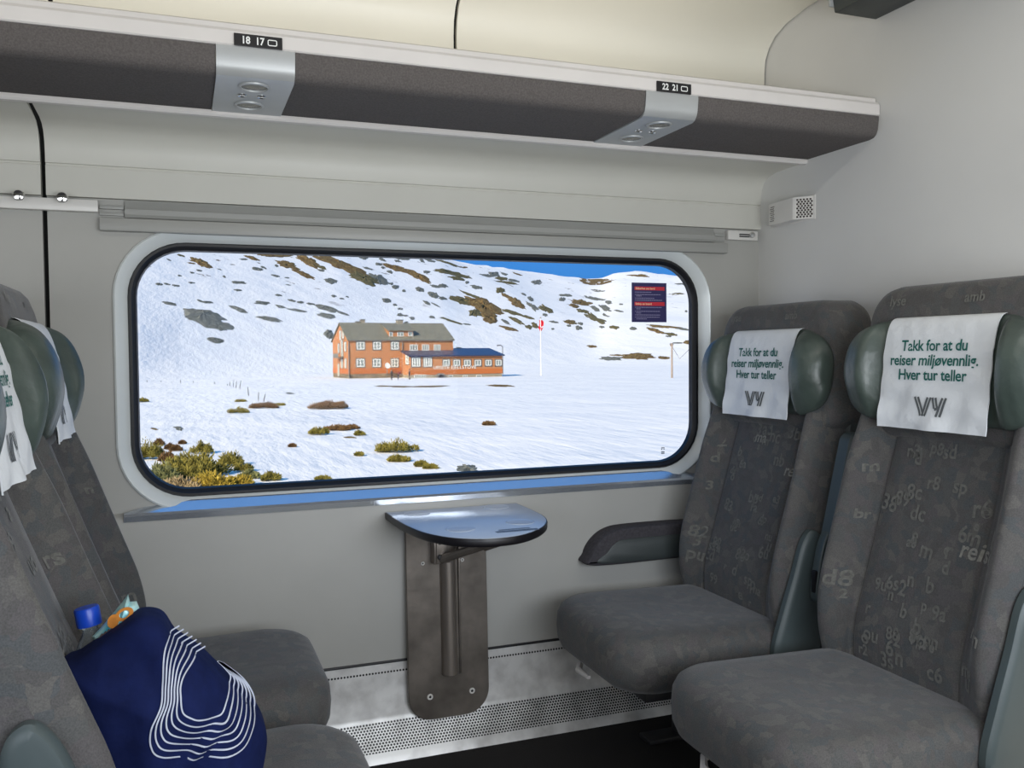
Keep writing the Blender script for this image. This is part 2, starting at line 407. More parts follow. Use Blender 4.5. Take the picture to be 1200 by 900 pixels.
def service_panel(x0, x1, num, label, signlab, sx0, sx1):
    t = thing('reading_light_panel', label, 'reading light', ((x0+x1)/2, -.45, 1.82), group=None)
    prof = [(-.285, 1.826), (-.572, 1.8255), (-.584, 1.829), (-.593, 1.838), (-.598, 1.851), (-.602, 1.88), (-.602, 1.8905), (-.58, 1.89), (-.575, 1.86), (-.54, 1.845), (-.285, 1.845)]
    mk('panel_body', prism_x(prof, x0, x1), M['silver'], t, smooth=25)
    cx = (x0+x1)/2
    def disc(x, y, r, m, nm, lab=None, par=t):
        o = mk(nm, lathe([(r*1.0, .003), (r*1.12, .0015), (r*1.12, -.0015), (r*.98, -.003), (r*.9, .000), (r*.5, .0035), (0.0005, .004)], 28, frame_at((x, y, 1.8257), (0, 0, 1))), m, par)
        if lab: o['label'] = lab
        return o
    def lampu(x, y):
        ring = mk('lamp_ring', lathe([(.034, .002), (.036, -.001), (.035, -.004), (.031, -.005), (.029, -.001), (.029, .002)], 32, frame_at((x, y, 1.8257), (0, 0, 1))), M['silver'], t)
        mk('lamp_lens', lathe([(.03, .001), (.029, -.0015), (.0005, -.003)], 32, frame_at((x, y, 1.8257), (0, 0, 1))), M['lens'], ring)
    lampu(cx, -.532); lampu(cx, -.372)
    for k in (-.022, .022):
        b = mk('call_button', lathe([(.011, .002), (.0115, -.0015), (.010, -.0035), (.008, -.002), (.0005, -.003)], 20, frame_at((cx+k, -.455, 1.8257), (0, 0, 1))), M['chrome'], t)
    s = thing('seat_number_sign', signlab, 'sign', (sx0, -.605, 1.889))
    pl_ = box(sx0, sx1, -.6075, -.6031, 1.8905, 1.9175, .001)
    w = sx1-sx0; h = .020
    a, b = num
    tm = []
    for txt, px in ((a, .24), (b, .53)):
        tm.append(fmap(text_mesh(txt, .0225, .0006), lambda x, y, z, px=px: (sx0+w*px+x*.86, -.6080, 1.8963+y)))
    ow, oh = w*.2, .014
    ring = rrect(ow, oh, .004, 4, sx0+w*.79, 1.9033); ri = offset(ring, .0022)
    tm.append(loft([[(p, -.6080, q) for p, q in ring], [(p, -.6080, q) for p, q in ri]]))
    mk('number_plate', join(pl_, setm(join(*tm), 1)), [M['rubber'], M['white']], s, smooth=0)
service_panel(.086, .256, ('18', '17'), 'silver reading light panel at left in the rack, nearest the coat rail', 'black seat number sign 18 17 on the rack edge, at left', .124, .228)
service_panel(1.156, 1.314, ('22', '21'), 'silver reading light panel at right in the rack, nearest the end wall', 'black seat number sign 22 21 on the rack edge, nearest the end wall', 1.185, 1.289)

# ------------------------------------------------------------------ fittings above the window
bl = thing('roller_blind', 'grey roller blind housing with slim bar running above the window', 'blind', (.8, -.03, 1.54))
mk('bottom_bar', box(-.198, 1.786, -.048, -.02, 1.545, 1.580, .003), M['blind'], bl)
mk('housing', prism_x([(-.02, 1.584), (-.032, 1.584), (-.038, 1.592), (-.038, 1.606), (-.031, 1.614), (-.026, 1.631), (-.02, 1.631)], -.135, 1.74), M['blind'], bl)
for xa, xb in ((-.198, -.137), (1.742, 1.784)):
    mk('guide_pin', join(box(xa, xb, -.033, -.02, 1.605, 1.615, .001), box(xa, xb, -.030, -.02, 1.588, 1.596, .001)), M['blind'], bl)
cr = thing('coat_rail', 'white coat hook rail with two chrome knobs on the wall left of the window', 'coat rail', (-.4, -.03, 1.593))
mk('plate', box(-1.2, -.2, -.0445, -.02, 1.594, 1.6255, .002), M['bracketw'], cr)
for x in (-.384, -.283):
    mk('hook_knob', lathe([(.004, 0), (.0045, .012), (.006, .016), (.0135, .020), (.0145, .026), (.012, .031), (.004, .033), (.0005, .0332)], 20, frame_at((x, -.044, 1.6245), (0, -1, 0))), M['chrome'], cr)
lt = thing('blind_catch', 'white metal catch plate at the right end of the roller blind', 'catch', (1.85, -.03, 1.593))
mk('plate', box(1.79, 1.912, -.042, -.02, 1.594, 1.626, .002), M['bracketw'], lt)
mk('bolt', join(box(1.835, 1.875, -.047, -.04, 1.611, 1.615, .001), box(1.835, 1.875, -.047, -.04, 1.604, 1.608, .001)), M['dark'], lt)
mk('knob', lathe([(.010, 0), (.011, .006), (.009, .010), (.0005, .011)], 18, frame_at((1.885, -.042, 1.612), (0, -1, 0))), M['chrome'], lt)
# notice stuck to the pane
def stx(txt, x, z, s): return fmap(text_mesh(txt, s, .0002, 'LEFT'), lambda a, b, c: (x+a, .0083, z+b))
ln = []
for k, (z, l) in enumerate(((1.4085, .058), (1.4005, .095), (1.3955, .02), (1.388, .07), (1.3815, .10), (1.357, .098), (1.3515, .016), (1.3435, .092), (1.3375, .018), (1.331, .092), (1.3235, .09), (1.3175, .04))):
    x = 1.4565; e_ = x+l
    while x < e_:
        w_ = random.uniform(.004, .010); ln.append(box(x, min(x+w_, e_), .0088, .0096, z, z+.0022)); x += w_+.0014
    if l > .05: ln.append(box(1.4518, 1.4543, .0088, .0096, z, z+.0024))
solo('window_notice', join(box(1.440, 1.574, .0095, .0119, 1.3075, 1.442),
    setm(join(box(1.450, 1.566, .0085, .0098, 1.4165, 1.4285), box(1.450, 1.566, .0085, .0098, 1.3635, 1.3765)), 1),
    setm(join(stx('Sikkerhet om bord', 1.453, 1.4192, .0098), stx('Safety on board', 1.453, 1.3667, .0098)), 2), setm(join(*ln), 3)),
    [mat('notice_navy', rgb(42, 38, 92), .5, noise=.05, nscale=30), mat('notice_red', rgb(205, 40, 60), .5, noise=.05, nscale=30), mat('notice_cream', rgb(245, 215, 175), .6, noise=.02, nscale=30), mat('notice_grey', rgb(150, 145, 175), .6, noise=.02, nscale=30)],
    'dark blue notice sticker with two red heading bars in upper right of the pane', 'sticker', smooth=0)
gm = []
for i in range(3):
    for j in range(4):
        if (i, j) != (1, 2): gm.append(box(1.553+i*.0045, 1.5565+i*.0045, .0105, .0115, .852+j*.005+(.004 if j > 1 else 0), .8555+j*.005+(.004 if j > 1 else 0)))
solo('glass_stamp', join(*gm), M['greyprint'], 'tiny grey maker stamp in the lower right corner of the pane', 'glass stamp', smooth=0)

# vent box on the end wall, display box under the ceiling
vb = thing('wall_vent_box', 'small pale vent box with dark perforated end on the end wall under the rack', 'vent box', (1.93, -.22, 1.63))
P = [(1.93, -.104), (1.898, -.124), (1.884, -.266), (1.888, -.274), (1.93, -.320)]
vv = [(a, b, 1.634) for a, b in P]+[(a, b, 1.706) for a, b in P]
g = []
for i in range(5):
    for j in range(9):
        q = (i+.5+(.4 if j % 2 else 0))/5.6; y = -.2755-.0425*q; x = 1.8895+.0388*q; g.append(box(x-.0026, x+.0026, y-.0022, y+.0022, 1.6385+j*.0069, 1.6440+j*.0069))
for i in range(4):
    for j in range(8):
        y = -.134-.006*i-(.003 if j % 2 else 0); x = 1.898-.013*(-.124-y)/.144; g.append(box(x-.0012, x+.001, y-.0012, y+.0012, 1.646+j*.0066, 1.649+j*.0066))
mk('vent_cover', join((vv, [tuple(range(5)), tuple(range(9, 4, -1))]+[(i, (i+1) % 5, 5+(i+1) % 5, 5+i) for i in range(5)]), setm(join(*g), 1)), [M['bracketw'], M['grille']], vb, smooth=0)
mk('mounting_plate', box(1.926, 1.9299, -.324, -.100, 1.631, 1.709, .001), M['bracketw'], vb)
db = thing('display_box', 'dark grey box hanging under the ceiling at the end wall, top right', 'display', (1.85, -.9, 2.17))
mk('case', fmap(box(1.745, 1.928, -1.25, -.585, 2.172, 2.335, .006), lambda x, y, z: (x+(.03 if z < 2.2 else 0)*(1 if x < 1.85 else 0), y, z)), M['shell'], db)
mk('end_plate', box(1.76, 1.925, -.588, -.580, 2.19, 2.33, .002), M['silver'], db)

# ------------------------------------------------------------------ heater cover along the foot of the wall
def heater_mat():
    m = bpy.data.materials.new('perforated_steel'); m.use_nodes = True
    t = m.node_tree; b = t.nodes['Principled BSDF']; N = t.nodes.new; L = t.links.new
    b.inputs['Metallic'].default_value = .35; b.inputs['Roughness'].default_value = .40
    uv = N('ShaderNodeUVMap'); s = N('ShaderNodeSeparateXYZ'); L(uv.outputs[0], s.inputs[0])
    def mth(op, a, b_=None, c=None):
        n = N('ShaderNodeMath'); n.operation = op
        for i, q in enumerate((a, b_, c)):
            if q is None: continue
            if isinstance(q, (int, float)): n.inputs[i].default_value = q
            else: L(q, n.inputs[i])
        return n.outputs[0]
    U, V = s.outputs[0], s.outputs[1]
    def dots(pitch_u, pitch_v, rad, ou, ov):
        du = mth('MULTIPLY', mth('SUBTRACT', mth('FRACT', mth('DIVIDE', mth('ADD', U, ou+50*pitch_u), pitch_u)), .5), pitch_u)
        dv = mth('MULTIPLY', mth('SUBTRACT', mth('FRACT', mth('DIVIDE', mth('ADD', V, ov+50*pitch_v), pitch_v)), .5), pitch_v)
        return mth('LESS_THAN', mth('SQRT', mth('ADD', mth('MULTIPLY', du, du), mth('MULTIPLY', dv, dv))), rad)
    p = .0094
    hexd = mth('MAXIMUM', dots(p, p*1.732, .0033, 0, 0), dots(p, p*1.732, .0033, p/2, p*.866))
    zone = mth('MULTIPLY', mth('GREATER_THAN', V, .176), mth('LESS_THAN', V, .262))
    row = mth('MULTIPLY', dots(.0094, 10, .0032, 0, 5-.0300), mth('MULTIPLY', mth('GREATER_THAN', V, .02), mth('LESS_THAN', V, .04)))
    hole = mth('MAXIMUM', mth('MULTIPLY', hexd, zone), row)
    n = N('ShaderNodeTexNoise'); n.inputs['Scale'].default_value = 14; n.inputs['Detail'].default_value = 6
    co = N('ShaderNodeTexCoord'); L(co.outputs['Object'], n.inputs['Vector'])
    r = N('ShaderNodeValToRGB'); r.color_ramp.elements[0].position = .3; r.color_ramp.elements[0].color = rgb(182, 180, 178); r.color_ramp.elements[1].position = .6; r.color_ramp.elements[1].color = rgb(222, 221, 219)
    L(n.outputs[0], r.inputs[0])
    mx = N('ShaderNodeMix'); mx.data_type = 'RGBA'; L(hole, mx.inputs[0]); L(r.outputs[0], mx.inputs[6]); mx.inputs[7].default_value = rgb(10, 10, 10)
    L(mx.outputs[2], b.inputs['Base Color'])
    L(mth('MULTIPLY', mth('SUBTRACT', 1, hole), .35), b.inputs['Metallic'])
    return m
hp = [(-.052, .272), (-.056, .270), (-.060, .225), (-.068, .115), (-.074, .098), (-.125, .020), (-.132, .006), (-.135, .0)]
arc = [0]
for a, b in zip(hp, hp[1:]): arc.append(arc[-1]+math.dist(a, b))
ht = thing('heater_cover', 'perforated stainless steel heater cover along the foot of the window wall', 'heater', (.5, -.09, 0))
hv = [(x, y, z) for x in (XL+.05, XE-.01) for y, z in hp]; nh = len(hp)
hob = mk('cover', (hv, [(i, i+1, nh+i+1, nh+i) for i in range(nh-1)]), heater_mat(), ht, smooth=20)
uvl = hob.data.uv_layers.new(name='UVMap')
for lp in hob.data.loops:
    co = hob.data.vertices[lp.vertex_index].co+OFF[ht.name]
    uvl.data[lp.index].uv = (co.x, arc[min(range(nh), key=lambda i: math.dist(hp[i], (co.y, co.z)))])
mk('cap_strip', box(XL+.05, XE-.01, -.059, -.0505, .2705, .2775, .002), M['dark'], ht)

# ------------------------------------------------------------------ fold-out table under the window
tb = thing('wall_table', 'small rounded pale table with steel support plate, mounted under the window', 'table', (.76, -.06, .09))
tol = [(p.x, p.y) for p in spline([(.566, -.056, 0), (.569, -.17, 0), (.578, -.29, 0), (.60, -.40, 0), (.645, -.482, 0), (.705, -.526, 0), (.765, -.537, 0), (.83, -.522, 0), (.90, -.468, 0), (.955, -.39, 0), (.985, -.30, 0), (.992, -.18, 0), (.99, -.056, 0)], 5)]
tops = slab(tol, [(.004, .707), (.001, .710), (.0, .715), (.0, .725), (.0015, .729)])
mk('edge_band', tops, M['tableedge'], tb)
tt = mk('table_top', slab(tol, [(.004, .7265), (.004, .7295), (.0055, .7305)]), M['tabletop'], tb)
for i, (cx, cy) in enumerate(((.648, -.115), (.905, -.10), (.70, -.39), (.885, -.36))):
    mk('cup_recess', lathe([(.041, .0000), (.0405, .0012), (.038, .0014), (.036, .0003), (.034, .0001), (.0005, .0001)], 32, Matrix.Translation((cx, cy, .7305))), M['tabletop'], tt)
nb = [box(.775, .895, -.480, -.458, .7304, .7309), box(.79, .88, -.452, -.44, .7304, .7309)]
mk('printed_notice', join(*nb), mat('notice_print', rgb(120, 128, 140), .5, noise=.5, nscale=220), tt, smooth=0)
def plate_y(z): return -.066-.022*(.702-z)/.61
pol = rrect(.256, .61, .02, 8, .751, .397, (.004, .004, .075, .075))
rings = []
for d, h in ((0, .010), (0, .002), (.002, 0)):
    rings.append([(a, plate_y(b)+h*1.0-.008, b) for a, b in offset(pol, d)])
mk('support_plate', loft(rings, True, True, True), M['steel'], tb, smooth=25)
chs = [(.024, 0), (.024, .006)]+[(.024*math.cos(PI*k/14), .006+.026*math.sin(PI*k/14)) for k in range(1, 14)]+[(-.024, .006), (-.024, 0)]
mk('column_channel', loft([[(.752+a, plate_y(z)-.006-h, z) for a, h in chs] for z in (.228, .27, .5, .69)], True, True, True), M['steell'], tb, smooth=40)
mk('channel_lip', join(box(.784, .790, -.094, -.070, .222, .69, .001), box(.716, .790, -.082, -.071, .216, .226, .002)), M['steel'], tb)
brk = mk('arm_bracket', join(box(.700, .726, -.118, -.082, .572, .668, .003), box(.706, .752, -.124, -.098, .575, .664, .003)), M['steell'], tb)
for z in (.595, .642):
    mk('bolt', lathe([(.009, 0), (.009, .004), (.006, .0065), (.0005, .007)], 12, frame_at((.717, -.123, z), (0, -1, 0))), M['dark'], brk)
mk('support_arm', join(tube([(.722, -.112, .585), (.80, -.25, .645), (.83, -.30, .666)], [.014, .013, .013], 10), tube([(.81, -.268, .652), (.87, -.375, .698), (.895, -.42, .7075)], [.017, .017, .012], 10)), M['steel'], tb)
for x, z in ((.689, .163), (.823, .163), (.675, .57), (.80, .57)):
    fr_ = frame_at((x, plate_y(z)-.008, z), (0, -1, 0)); kq = 1 if z < .3 else .62
    mk('screw', join(lathe([(.0085*kq, -.002), (.0095*kq, .001), (.0085*kq, .0035), (.0045*kq, .0035), (.004*kq, .0015)], 18, fr_), setm(lathe([(.004*kq, .0010), (.0039*kq, .0020), (.0003, .0021)], 14, fr_), 1)), [M['bracketw'], M['dark']], tb)

# ------------------------------------------------------------------ armrest on the wall beside the window seat
ar = thing('elbow_rest', 'dark grey padded armrest fixed to the wall beside the right window seat', 'armrest', (1.4, -.05, .515))
aol = [(p.x, p.y) for p in spline([(1.24, .516, 0), (1.60, .516, 0), (1.66, .52, 0), (1.66, .62, 0), (1.60, .632, 0), (1.38, .634, 0), (1.30, .625, 0), (1.25, .595, 0), (1.222, .55, 0)], 5, True)]
mk('arm_pad', slab(aol, [(0, -.048), (0, -.105), (.004, -.113), (.012, -.117)], lambda a, b, h: (a, h, b)), M['armfab'], ar)
mk('arm_cover', slab([(p.x, p.y) for p in spline([(1.262, .524, 0), (1.60, .524, 0), (1.64, .528, 0), (1.64, .59, 0), (1.60, .596, 0), (1.36, .597, 0), (1.31, .588, 0), (1.28, .56, 0)], 5, True)], [(0, -.112), (0, -.1195), (.004, -.1215)], lambda a, b, h: (a, h, b)), M['shell'], ar)

# ------------------------------------------------------------------ train seats
def smooth01(t): t = max(0, min(1, t)); return t*t*(3-2*t)
def lerp_tab(tab, z):
    if z <= tab[0][0]: return tab[0][1]
    for (a, p), (b, q) in zip(tab, tab[1:]):
        if z <= b:
            t = (z-a)/(b-a); return p+(q-p)*t
    return tab[-1][1]
CTR = [(.38, -.03), (.43, -.005), (.50, .0), (.56, -.008), (.65, -.035), (.80, -.080), (.95, -.122), (1.06, -.148), (1.12, -.158)]
CTR = [(p.x, p.y) for p in spline([(a, b, 0) for a, b in CTR], 6)]
def back_f(y, z):
    ay = abs(y); f = lerp_tab(CTR, z)
    k = .35+.65*smooth01((z-.42)/.25)*(1-.35*smooth01((z-.9)/.2))
    if ay < .148: return f-.004*(ay/.148)**2*0
    if ay < .166: return f-.007*math.sin((ay-.148)/.018*PI)
    s = (ay-.166)/.07
    b = .060*k*smooth01(s) if s < 1 else .060*k
    if ay > .232:
        q = min(1, (ay-.232)/.030); b -= .060*(1-math.sqrt(max(0, 1-q*q)))
    return f+b
PZ, PB, PA, PF = 1.137, .119, .038, -.132           # head cushion: middle height, half height, half depth, middle depth
def cloth_f(y, z):
    """front surface of the paper cloth over the head cushion"""
    q = min(1, abs(z-PZ)/(PB+.004))
    c = (max(0, 1-q**(2/.6)))**.3
    if z < PZ-.02:
        q0 = (.02/(PB+.004)); c = (1-q0**(2/.6))**.3
    f = PF+(PA+.005)*c-.10*(z-PZ)*(1 if z > PZ-.06 else 1.0)
    low = smooth01((1.16-z)/.16)
    return f+low*(.004*math.sin(y*38+z*14)+.003*math.sin(y*70-z*30))+.0012*math.sin(z*95+y*18)
LET = 'aeosnrmbcdpu23689'
def make_seat(label, loc, rotz, side, cov, seed, words, arm, lean=0, tall=0, cback=0):
    rnd = random.Random(seed)
    t = thing('train_seat', label, 'seat', loc, rotz, off=False)
    def bend(x, y, z):
        if name_[0] == 'seat_cushion': return (x-cback, y, z)
        k_ = tall*(.35 if name_[0] in ('head_cushion', 'head_cloth') and tall > .04 else 1)
        return (x-lean*max(0, z-.45)/.75, y, z if z < .45 else .45+(z-.45)*(1+k_))
    name_ = ['']
    def P(name, vf, m, par=None, smooth=40):
        name_[0] = name
        return mk(name, fmap(vf, bend), m, par or t, smooth, world=False)
    # cushion
    col_ = rrect(.54, .525, .05, 10, .225, 0, (.13, .05, .05, .13))
    prof = [(.045, .318), (.030, .322), (.012, .338), (.0, .365), (-.003, .40), (.0, .425), (.010, .445), (.026, .456), (.045, .462), (.85, .466, 0), (.6, .466, 0), (.3, .464, 0)]
    def cmp_(a, b, h):
        top = h > .42
        dz = (-.012 if a < .1 else 0)*0+(.010*smooth01((a-.05)/.35) if top else 0)
        if h < .36: dz += .05*smooth01((.30-a)/.3)*(.36-h)/.05*0
        return (a, b, h+dz)
    P('seat_cushion', slab(col_, prof, cmp_), M['fabric'])
    # backrest
    rings = []
    zs = [.395+.0*i for i in range(1)]+[.40+i*(1.10-.40)/34 for i in range(35)]
    ys = [-.2625, -.262, -.260, -.256, -.250, -.243, -.236, -.228, -.215, -.20, -.185, -.172, -.166, -.160, -.155, -.150, -.146, -.11, -.06, 0]
    ys = ys+[-q for q in reversed(ys[:-1])]
    for i, z in enumerate(zs):
        sh = .012 if i == 0 else 0
        wsc = 1-.05*smooth01((z-.85)/.25)-.02*smooth01((.5-z)/.1)
        fr = [((back_f(y, z)-sh), y*wsc, z) for y in ys]
        bk = lerp_tab(CTR, z)-.085
        rings.append(fr+[(bk+.02, .2625*wsc, z), (bk, .235*wsc, z), (bk, 0, z), (bk, -.235*wsc, z), (bk+.02, -.2625*wsc, z)])
    body = loft(rings, True, True, True)
    # rear shell
    sol = rrect(.53, .93, .06, 6, 0, .82)
    P('rear_shell', slab(sol, [(.03, -.150), (0, -.135), (0, -.09), (.01, -.082)], lambda a, b, h: (lerp_tab(CTR, b)+h if b > .42 else lerp_tab(CTR, .42)+h, a, b)), M['shell'])
    # head section
    hol = rrect(.545, .365, .09, 10, 0, 1.155, (.095, .095, .05, .05))
    hm = lambda a, b, h: (h-.10*(b-1.155)-.010*smooth01((abs(a)-.15)/.12)*0, a, b)
    hd = P('head_section', slab(hol, [(.03, -.275), (.008, -.268), (0, -.25), (0, -.165), (.006, -.145), (.020, -.134), (.042, -.129), (.049, -.128)], hm), M['fabric'])
    # padded head cushion with two wings
    NY = 45; rings = []
    for i in range(NY):
        q = -1+2*i/(NY-1); y = .282*math.sin(q*PI/2)
        ay = abs(y)
        w = smooth01((ay-.158)/.05)
        e = max(0, (ay-.160)/.122); endk = math.sqrt(max(0.0, 1-min(1, e)**2.4))
        endk = max(endk, .03)
        b = (PB-.002*w)*(.28+.72*endk)
        a = (PA+.030*w)*(.10+.90*endk)
        fc = PF+.026*w
        rg = []
        for k in range(52):
            th = 2*PI*k/52; c_, s_ = math.cos(th), math.sin(th)
            ex = .6+.28*w
            ff = a*math.copysign(abs(c_)**ex, c_); zz = b*math.copysign(abs(s_)**ex, s_)
            if c_ > 0: ff *= 1-.42*w*smooth01(.15-s_*.85)
            crease = .007*math.exp(-((ay-.163)/.010)**2)*(1 if c_ > 0 else 0)+.004*math.exp(-((ay-.215)/.012)**2)*(1 if c_ > 0 else 0)
            rg.append((fc+ff-crease-.10*zz, y, PZ+zz-.004*w))
        rings.append(rg)
    pil = P('head_cushion', loft(rings, True, True, True), M['leather'], hd, 60)
    # paper cloth with the printed message: over the top of the cushion and down its front
    V, Fc = [], []; nx = 21
    rows = []
    for th in range(125, 10, -8):
        c_, s_ = math.cos(math.radians(th)), math.sin(math.radians(th))
        rows.append((PF+(PA+.005)*math.copysign(abs(c_)**.6, c_)-.10*(PB+.004)*abs(s_)**.6, PZ+(PB+.004)*abs(s_)**.6))
    zt = rows[-1][1]
    zs2 = [zt-(zt-1.004)*k/30 for k in range(1, 31)]
    for r_ in rows: V += [(r_[0]+.0008*math.sin(i*1.9+r_[1]*40), -.155+.31*i/(nx-1), r_[1]) for i in range(nx)]
    for z in zs2: V += [(cloth_f(-.155+.31*i/(nx-1), z), -.155+.31*i/(nx-1), z) for i in range(nx)]
    nr = len(rows)+len(zs2)
    V2 = [(p[0]-.0025, p[1], p[2]) for p in V]; n0 = len(V)
    for r_ in range(nr-1):
        for i in range(nx-1):
            a = r_*nx+i; q = (a, a+1, a+nx+1, a+nx); Fc.append(q); Fc.append(tuple(j+n0 for j in reversed(q)))
    for r_ in range(nr-1):
        for i in (0, nx-1):
            a = r_*nx+i; Fc.append((a, a+nx, a+nx+n0, a+n0))
    for i in range(nx-1):
        a = (nr-1)*nx+i; Fc.append((a, a+1, a+1+n0, a+n0)); a = i; Fc.append((a, a+1, a+1+n0, a+n0))
    # print: y runs to the reader's right; for local forward +x the reader looks along -x, so right = +y
    def onc(vf): return fmap(vf, lambda x, y, z: (cloth_f(x, y)+.0016, x, y))
    tl = []
    for s, zz, sz in (('Takk for at du', 1.182, .0345), ('reiser miljøvennlig.', 1.149, .0345), ('Hver tur teller', 1.116, .0345)):
        tl.append(onc(fmap(text_mesh(s, sz, .0006, space=.97), lambda x, y, z, zz=zz: (x-.004, y+zz, 0))))
    lg = []
    def bar(x0, y0, x1, y1, w=.0055): y0 -= .004; y1 -= .004; lg.append(ribbon([(x0+(x1-x0)*k/6, y0+(y1-y0)*k/6) for k in range(7)], w))
    for d in (-.0045, .0045):
        bar(-.037+d, 1.082, -.022+d, 1.040); bar(-.002+d, 1.082, -.017+d, 1.040)
        bar(.012+d, 1.082, .020+d, 1.058)
        bar(.040+d, 1.082, .026+d, 1.040)
    bar(.016, 1.056, .030, 1.060, .006)
    name_[0] = 'head_cloth'
    cvf = join((V+V2, Fc), setm(join(*tl), 1), setm(onc(join(*lg)), 2))
    cvf = fmap(cvf, bend)
    cx0 = Vector((-.12, 0, min(p[2] for p in cvf[0])))
    cl = mk('head_cloth', (([tuple(Vector(p)-cx0) for p in cvf[0]],)+tuple(cvf[1:])), [M['cloth'], M['greenprint'], M['greyprint']], None, 60)
    cl.rotation_euler = (0, 0, rotz); cl.location = Vector(loc)+Matrix.Rotation(rotz, 3, 'Z') @ cx0
    tag(cl, cov, 'head cloth')
    # woven lettering
    dec, dec2 = [], []
    def word(s, y, z, size, rot=0, bold=.0008, tgt=dec, ital=.15):
        c, sn = math.cos(rot), math.sin(rot)
        tm = text_mesh(s, size, bold)
        def f(a, b, q):
            a += ital*b
            yy, zz = y+a*c-b*sn, z+a*sn+b*c
            ff = (-.128-.10*(zz-1.155)) if zz > 1.02 else back_f(yy, zz)
            return (ff+.0018, yy, zz)
        tgt.append(fmap(tm, f))
    for s, y, z, size in words: word(s, y, z, size)
    for _ in range(70):
        z = rnd.uniform(.47, .96); y = rnd.uniform(-.205, .205)
        if .135 < abs(y) < .18: continue
        word(''.join(rnd.choice(LET) for _ in range(rnd.randint(1, 2))), y, z, rnd.uniform(.03, .055), rnd.choice((0, 0, .1, -.1)), .001, dec2, 0)
    word('amb', rnd.uniform(.05, .1), 1.288, .032, tgt=dec2); word('lyse', rnd.uniform(-.19, -.14), 1.29, .034, tgt=dec2)
    P('backrest', join(body, setm(join(*dec), 1), setm(join(*dec2), 2)), [M['fabric'], M['letters'], M['letters2']])
    # aisle-side guard, base, legs, lever
    s = side
    gol = [(p.x, p.y) for p in spline([(-.075, .37, 0), (.045, .37, 0), (.062, .41, 0), (.035, .50, 0), (.0, .60, 0), (-.03, .69, 0), (-.065, .72, 0), (-.10, .67, 0), (-.09, .5, 0)], 5, True)]
    P('side_guard', slab(gol, [(.006, .262), (0, .268), (0, .284), (.006, .291), (.018, .293)], lambda a, b, h: (a, s*h, b)), M['teal'])
    P('seat_frame', join(box(-.02, .40, -.20, .20, .285, .322, .008), box(.02, .10, -.26, .26, .24, .30, .01)), M['dark'])
    for yy in (-.17, .17):
        P('leg', join(tube([(.06, yy, .27), (.07, yy, .14), (.07, yy, .012)], [.03, .026, .03], 10), box(-.03, .20, yy-.035, yy+.035, 0, .016, .004)), M['dark'])
    P('lever', tube([(.36, -s*.14, .315), (.43, -s*.14, .288), (.455, -s*.10, .283), (.455, -s*.03, .285)], [.008, .010, .010, .006], 8), M['alu'])['label'] = 'pale release lever'
    if arm:
        hinge = [(p.x, p.y) for p in spline([(-.075, .545, 0), (-.03, .55, 0), (-.045, .67, 0), (-.075, .73, 0), (-.115, .72, 0), (-.10, .62, 0)], 5, True)]
        a_ = P('armrest', join(slab(rrect(.062, .36, .022, 6), [(.006, -.024), (0, -.018), (0, .018), (.006, .024)], lambda a, b, h: (-.118+a-(b)*.24, s*(.330+h), .80+b)),), M['teal'])
        a_['label'] = 'grey-green armrest folded up'
        hg = P('hinge_plate', slab(hinge, [(.003, .312), (0, .316), (0, .338), (.003, .341)], lambda a, b, h: (a, s*h, b)), M['teal'], a_)
        P('hinge_slot', box(-.052, -.028, s*.328-.009, s*.328+.009, .565, .625, .004), M['rubber'], a_)
        P('hinge_bolt', lathe([(.011, -.008), (.011, .008), (.0005, .0085)], 16, frame_at((-.048, s*.328, .668), (1, 0, 0))), M['rubber'], a_)
    return t
RXC, LXC = 1.52, -.135
YW, YA = -.455, -1.115
S1 = make_seat('patterned grey seat at right beside the window, below the vent box', (RXC, YW, 0), PI, 1, 'white paper head cloth on the right seat beside the window', 3,
    [('reise', .165, .845, .045), ('ma', -.02, .925, .045)], True, 0, .012)
S2 = make_seat('patterned grey seat at right nearest the aisle, largest head cloth in view', (RXC, YA, 0), PI, 1, 'large white paper head cloth on the right seat nearest the aisle', 5,
    [('reise', .15, .745, .052), ('ren', .205, .60, .045)], False, 0, .03)
S3 = make_seat('patterned grey seat at left beside the window, behind the bagged seat', (LXC+.012, YW, 0), 0, -1, 'white paper head cloth seen edge on, on the left seat beside the window', 8,
    [('reise', .06, .80, .045)], True, .06, .035, .06)
S4 = make_seat('patterned grey seat at left nearest the camera, carrying the navy bag', (LXC+.03, YA, 0), 0, -1, 'white paper head cloth at the left picture edge, on the nearest seat', 11,
    [('reise', .05, .70, .045)], False, .078, .05, .075)


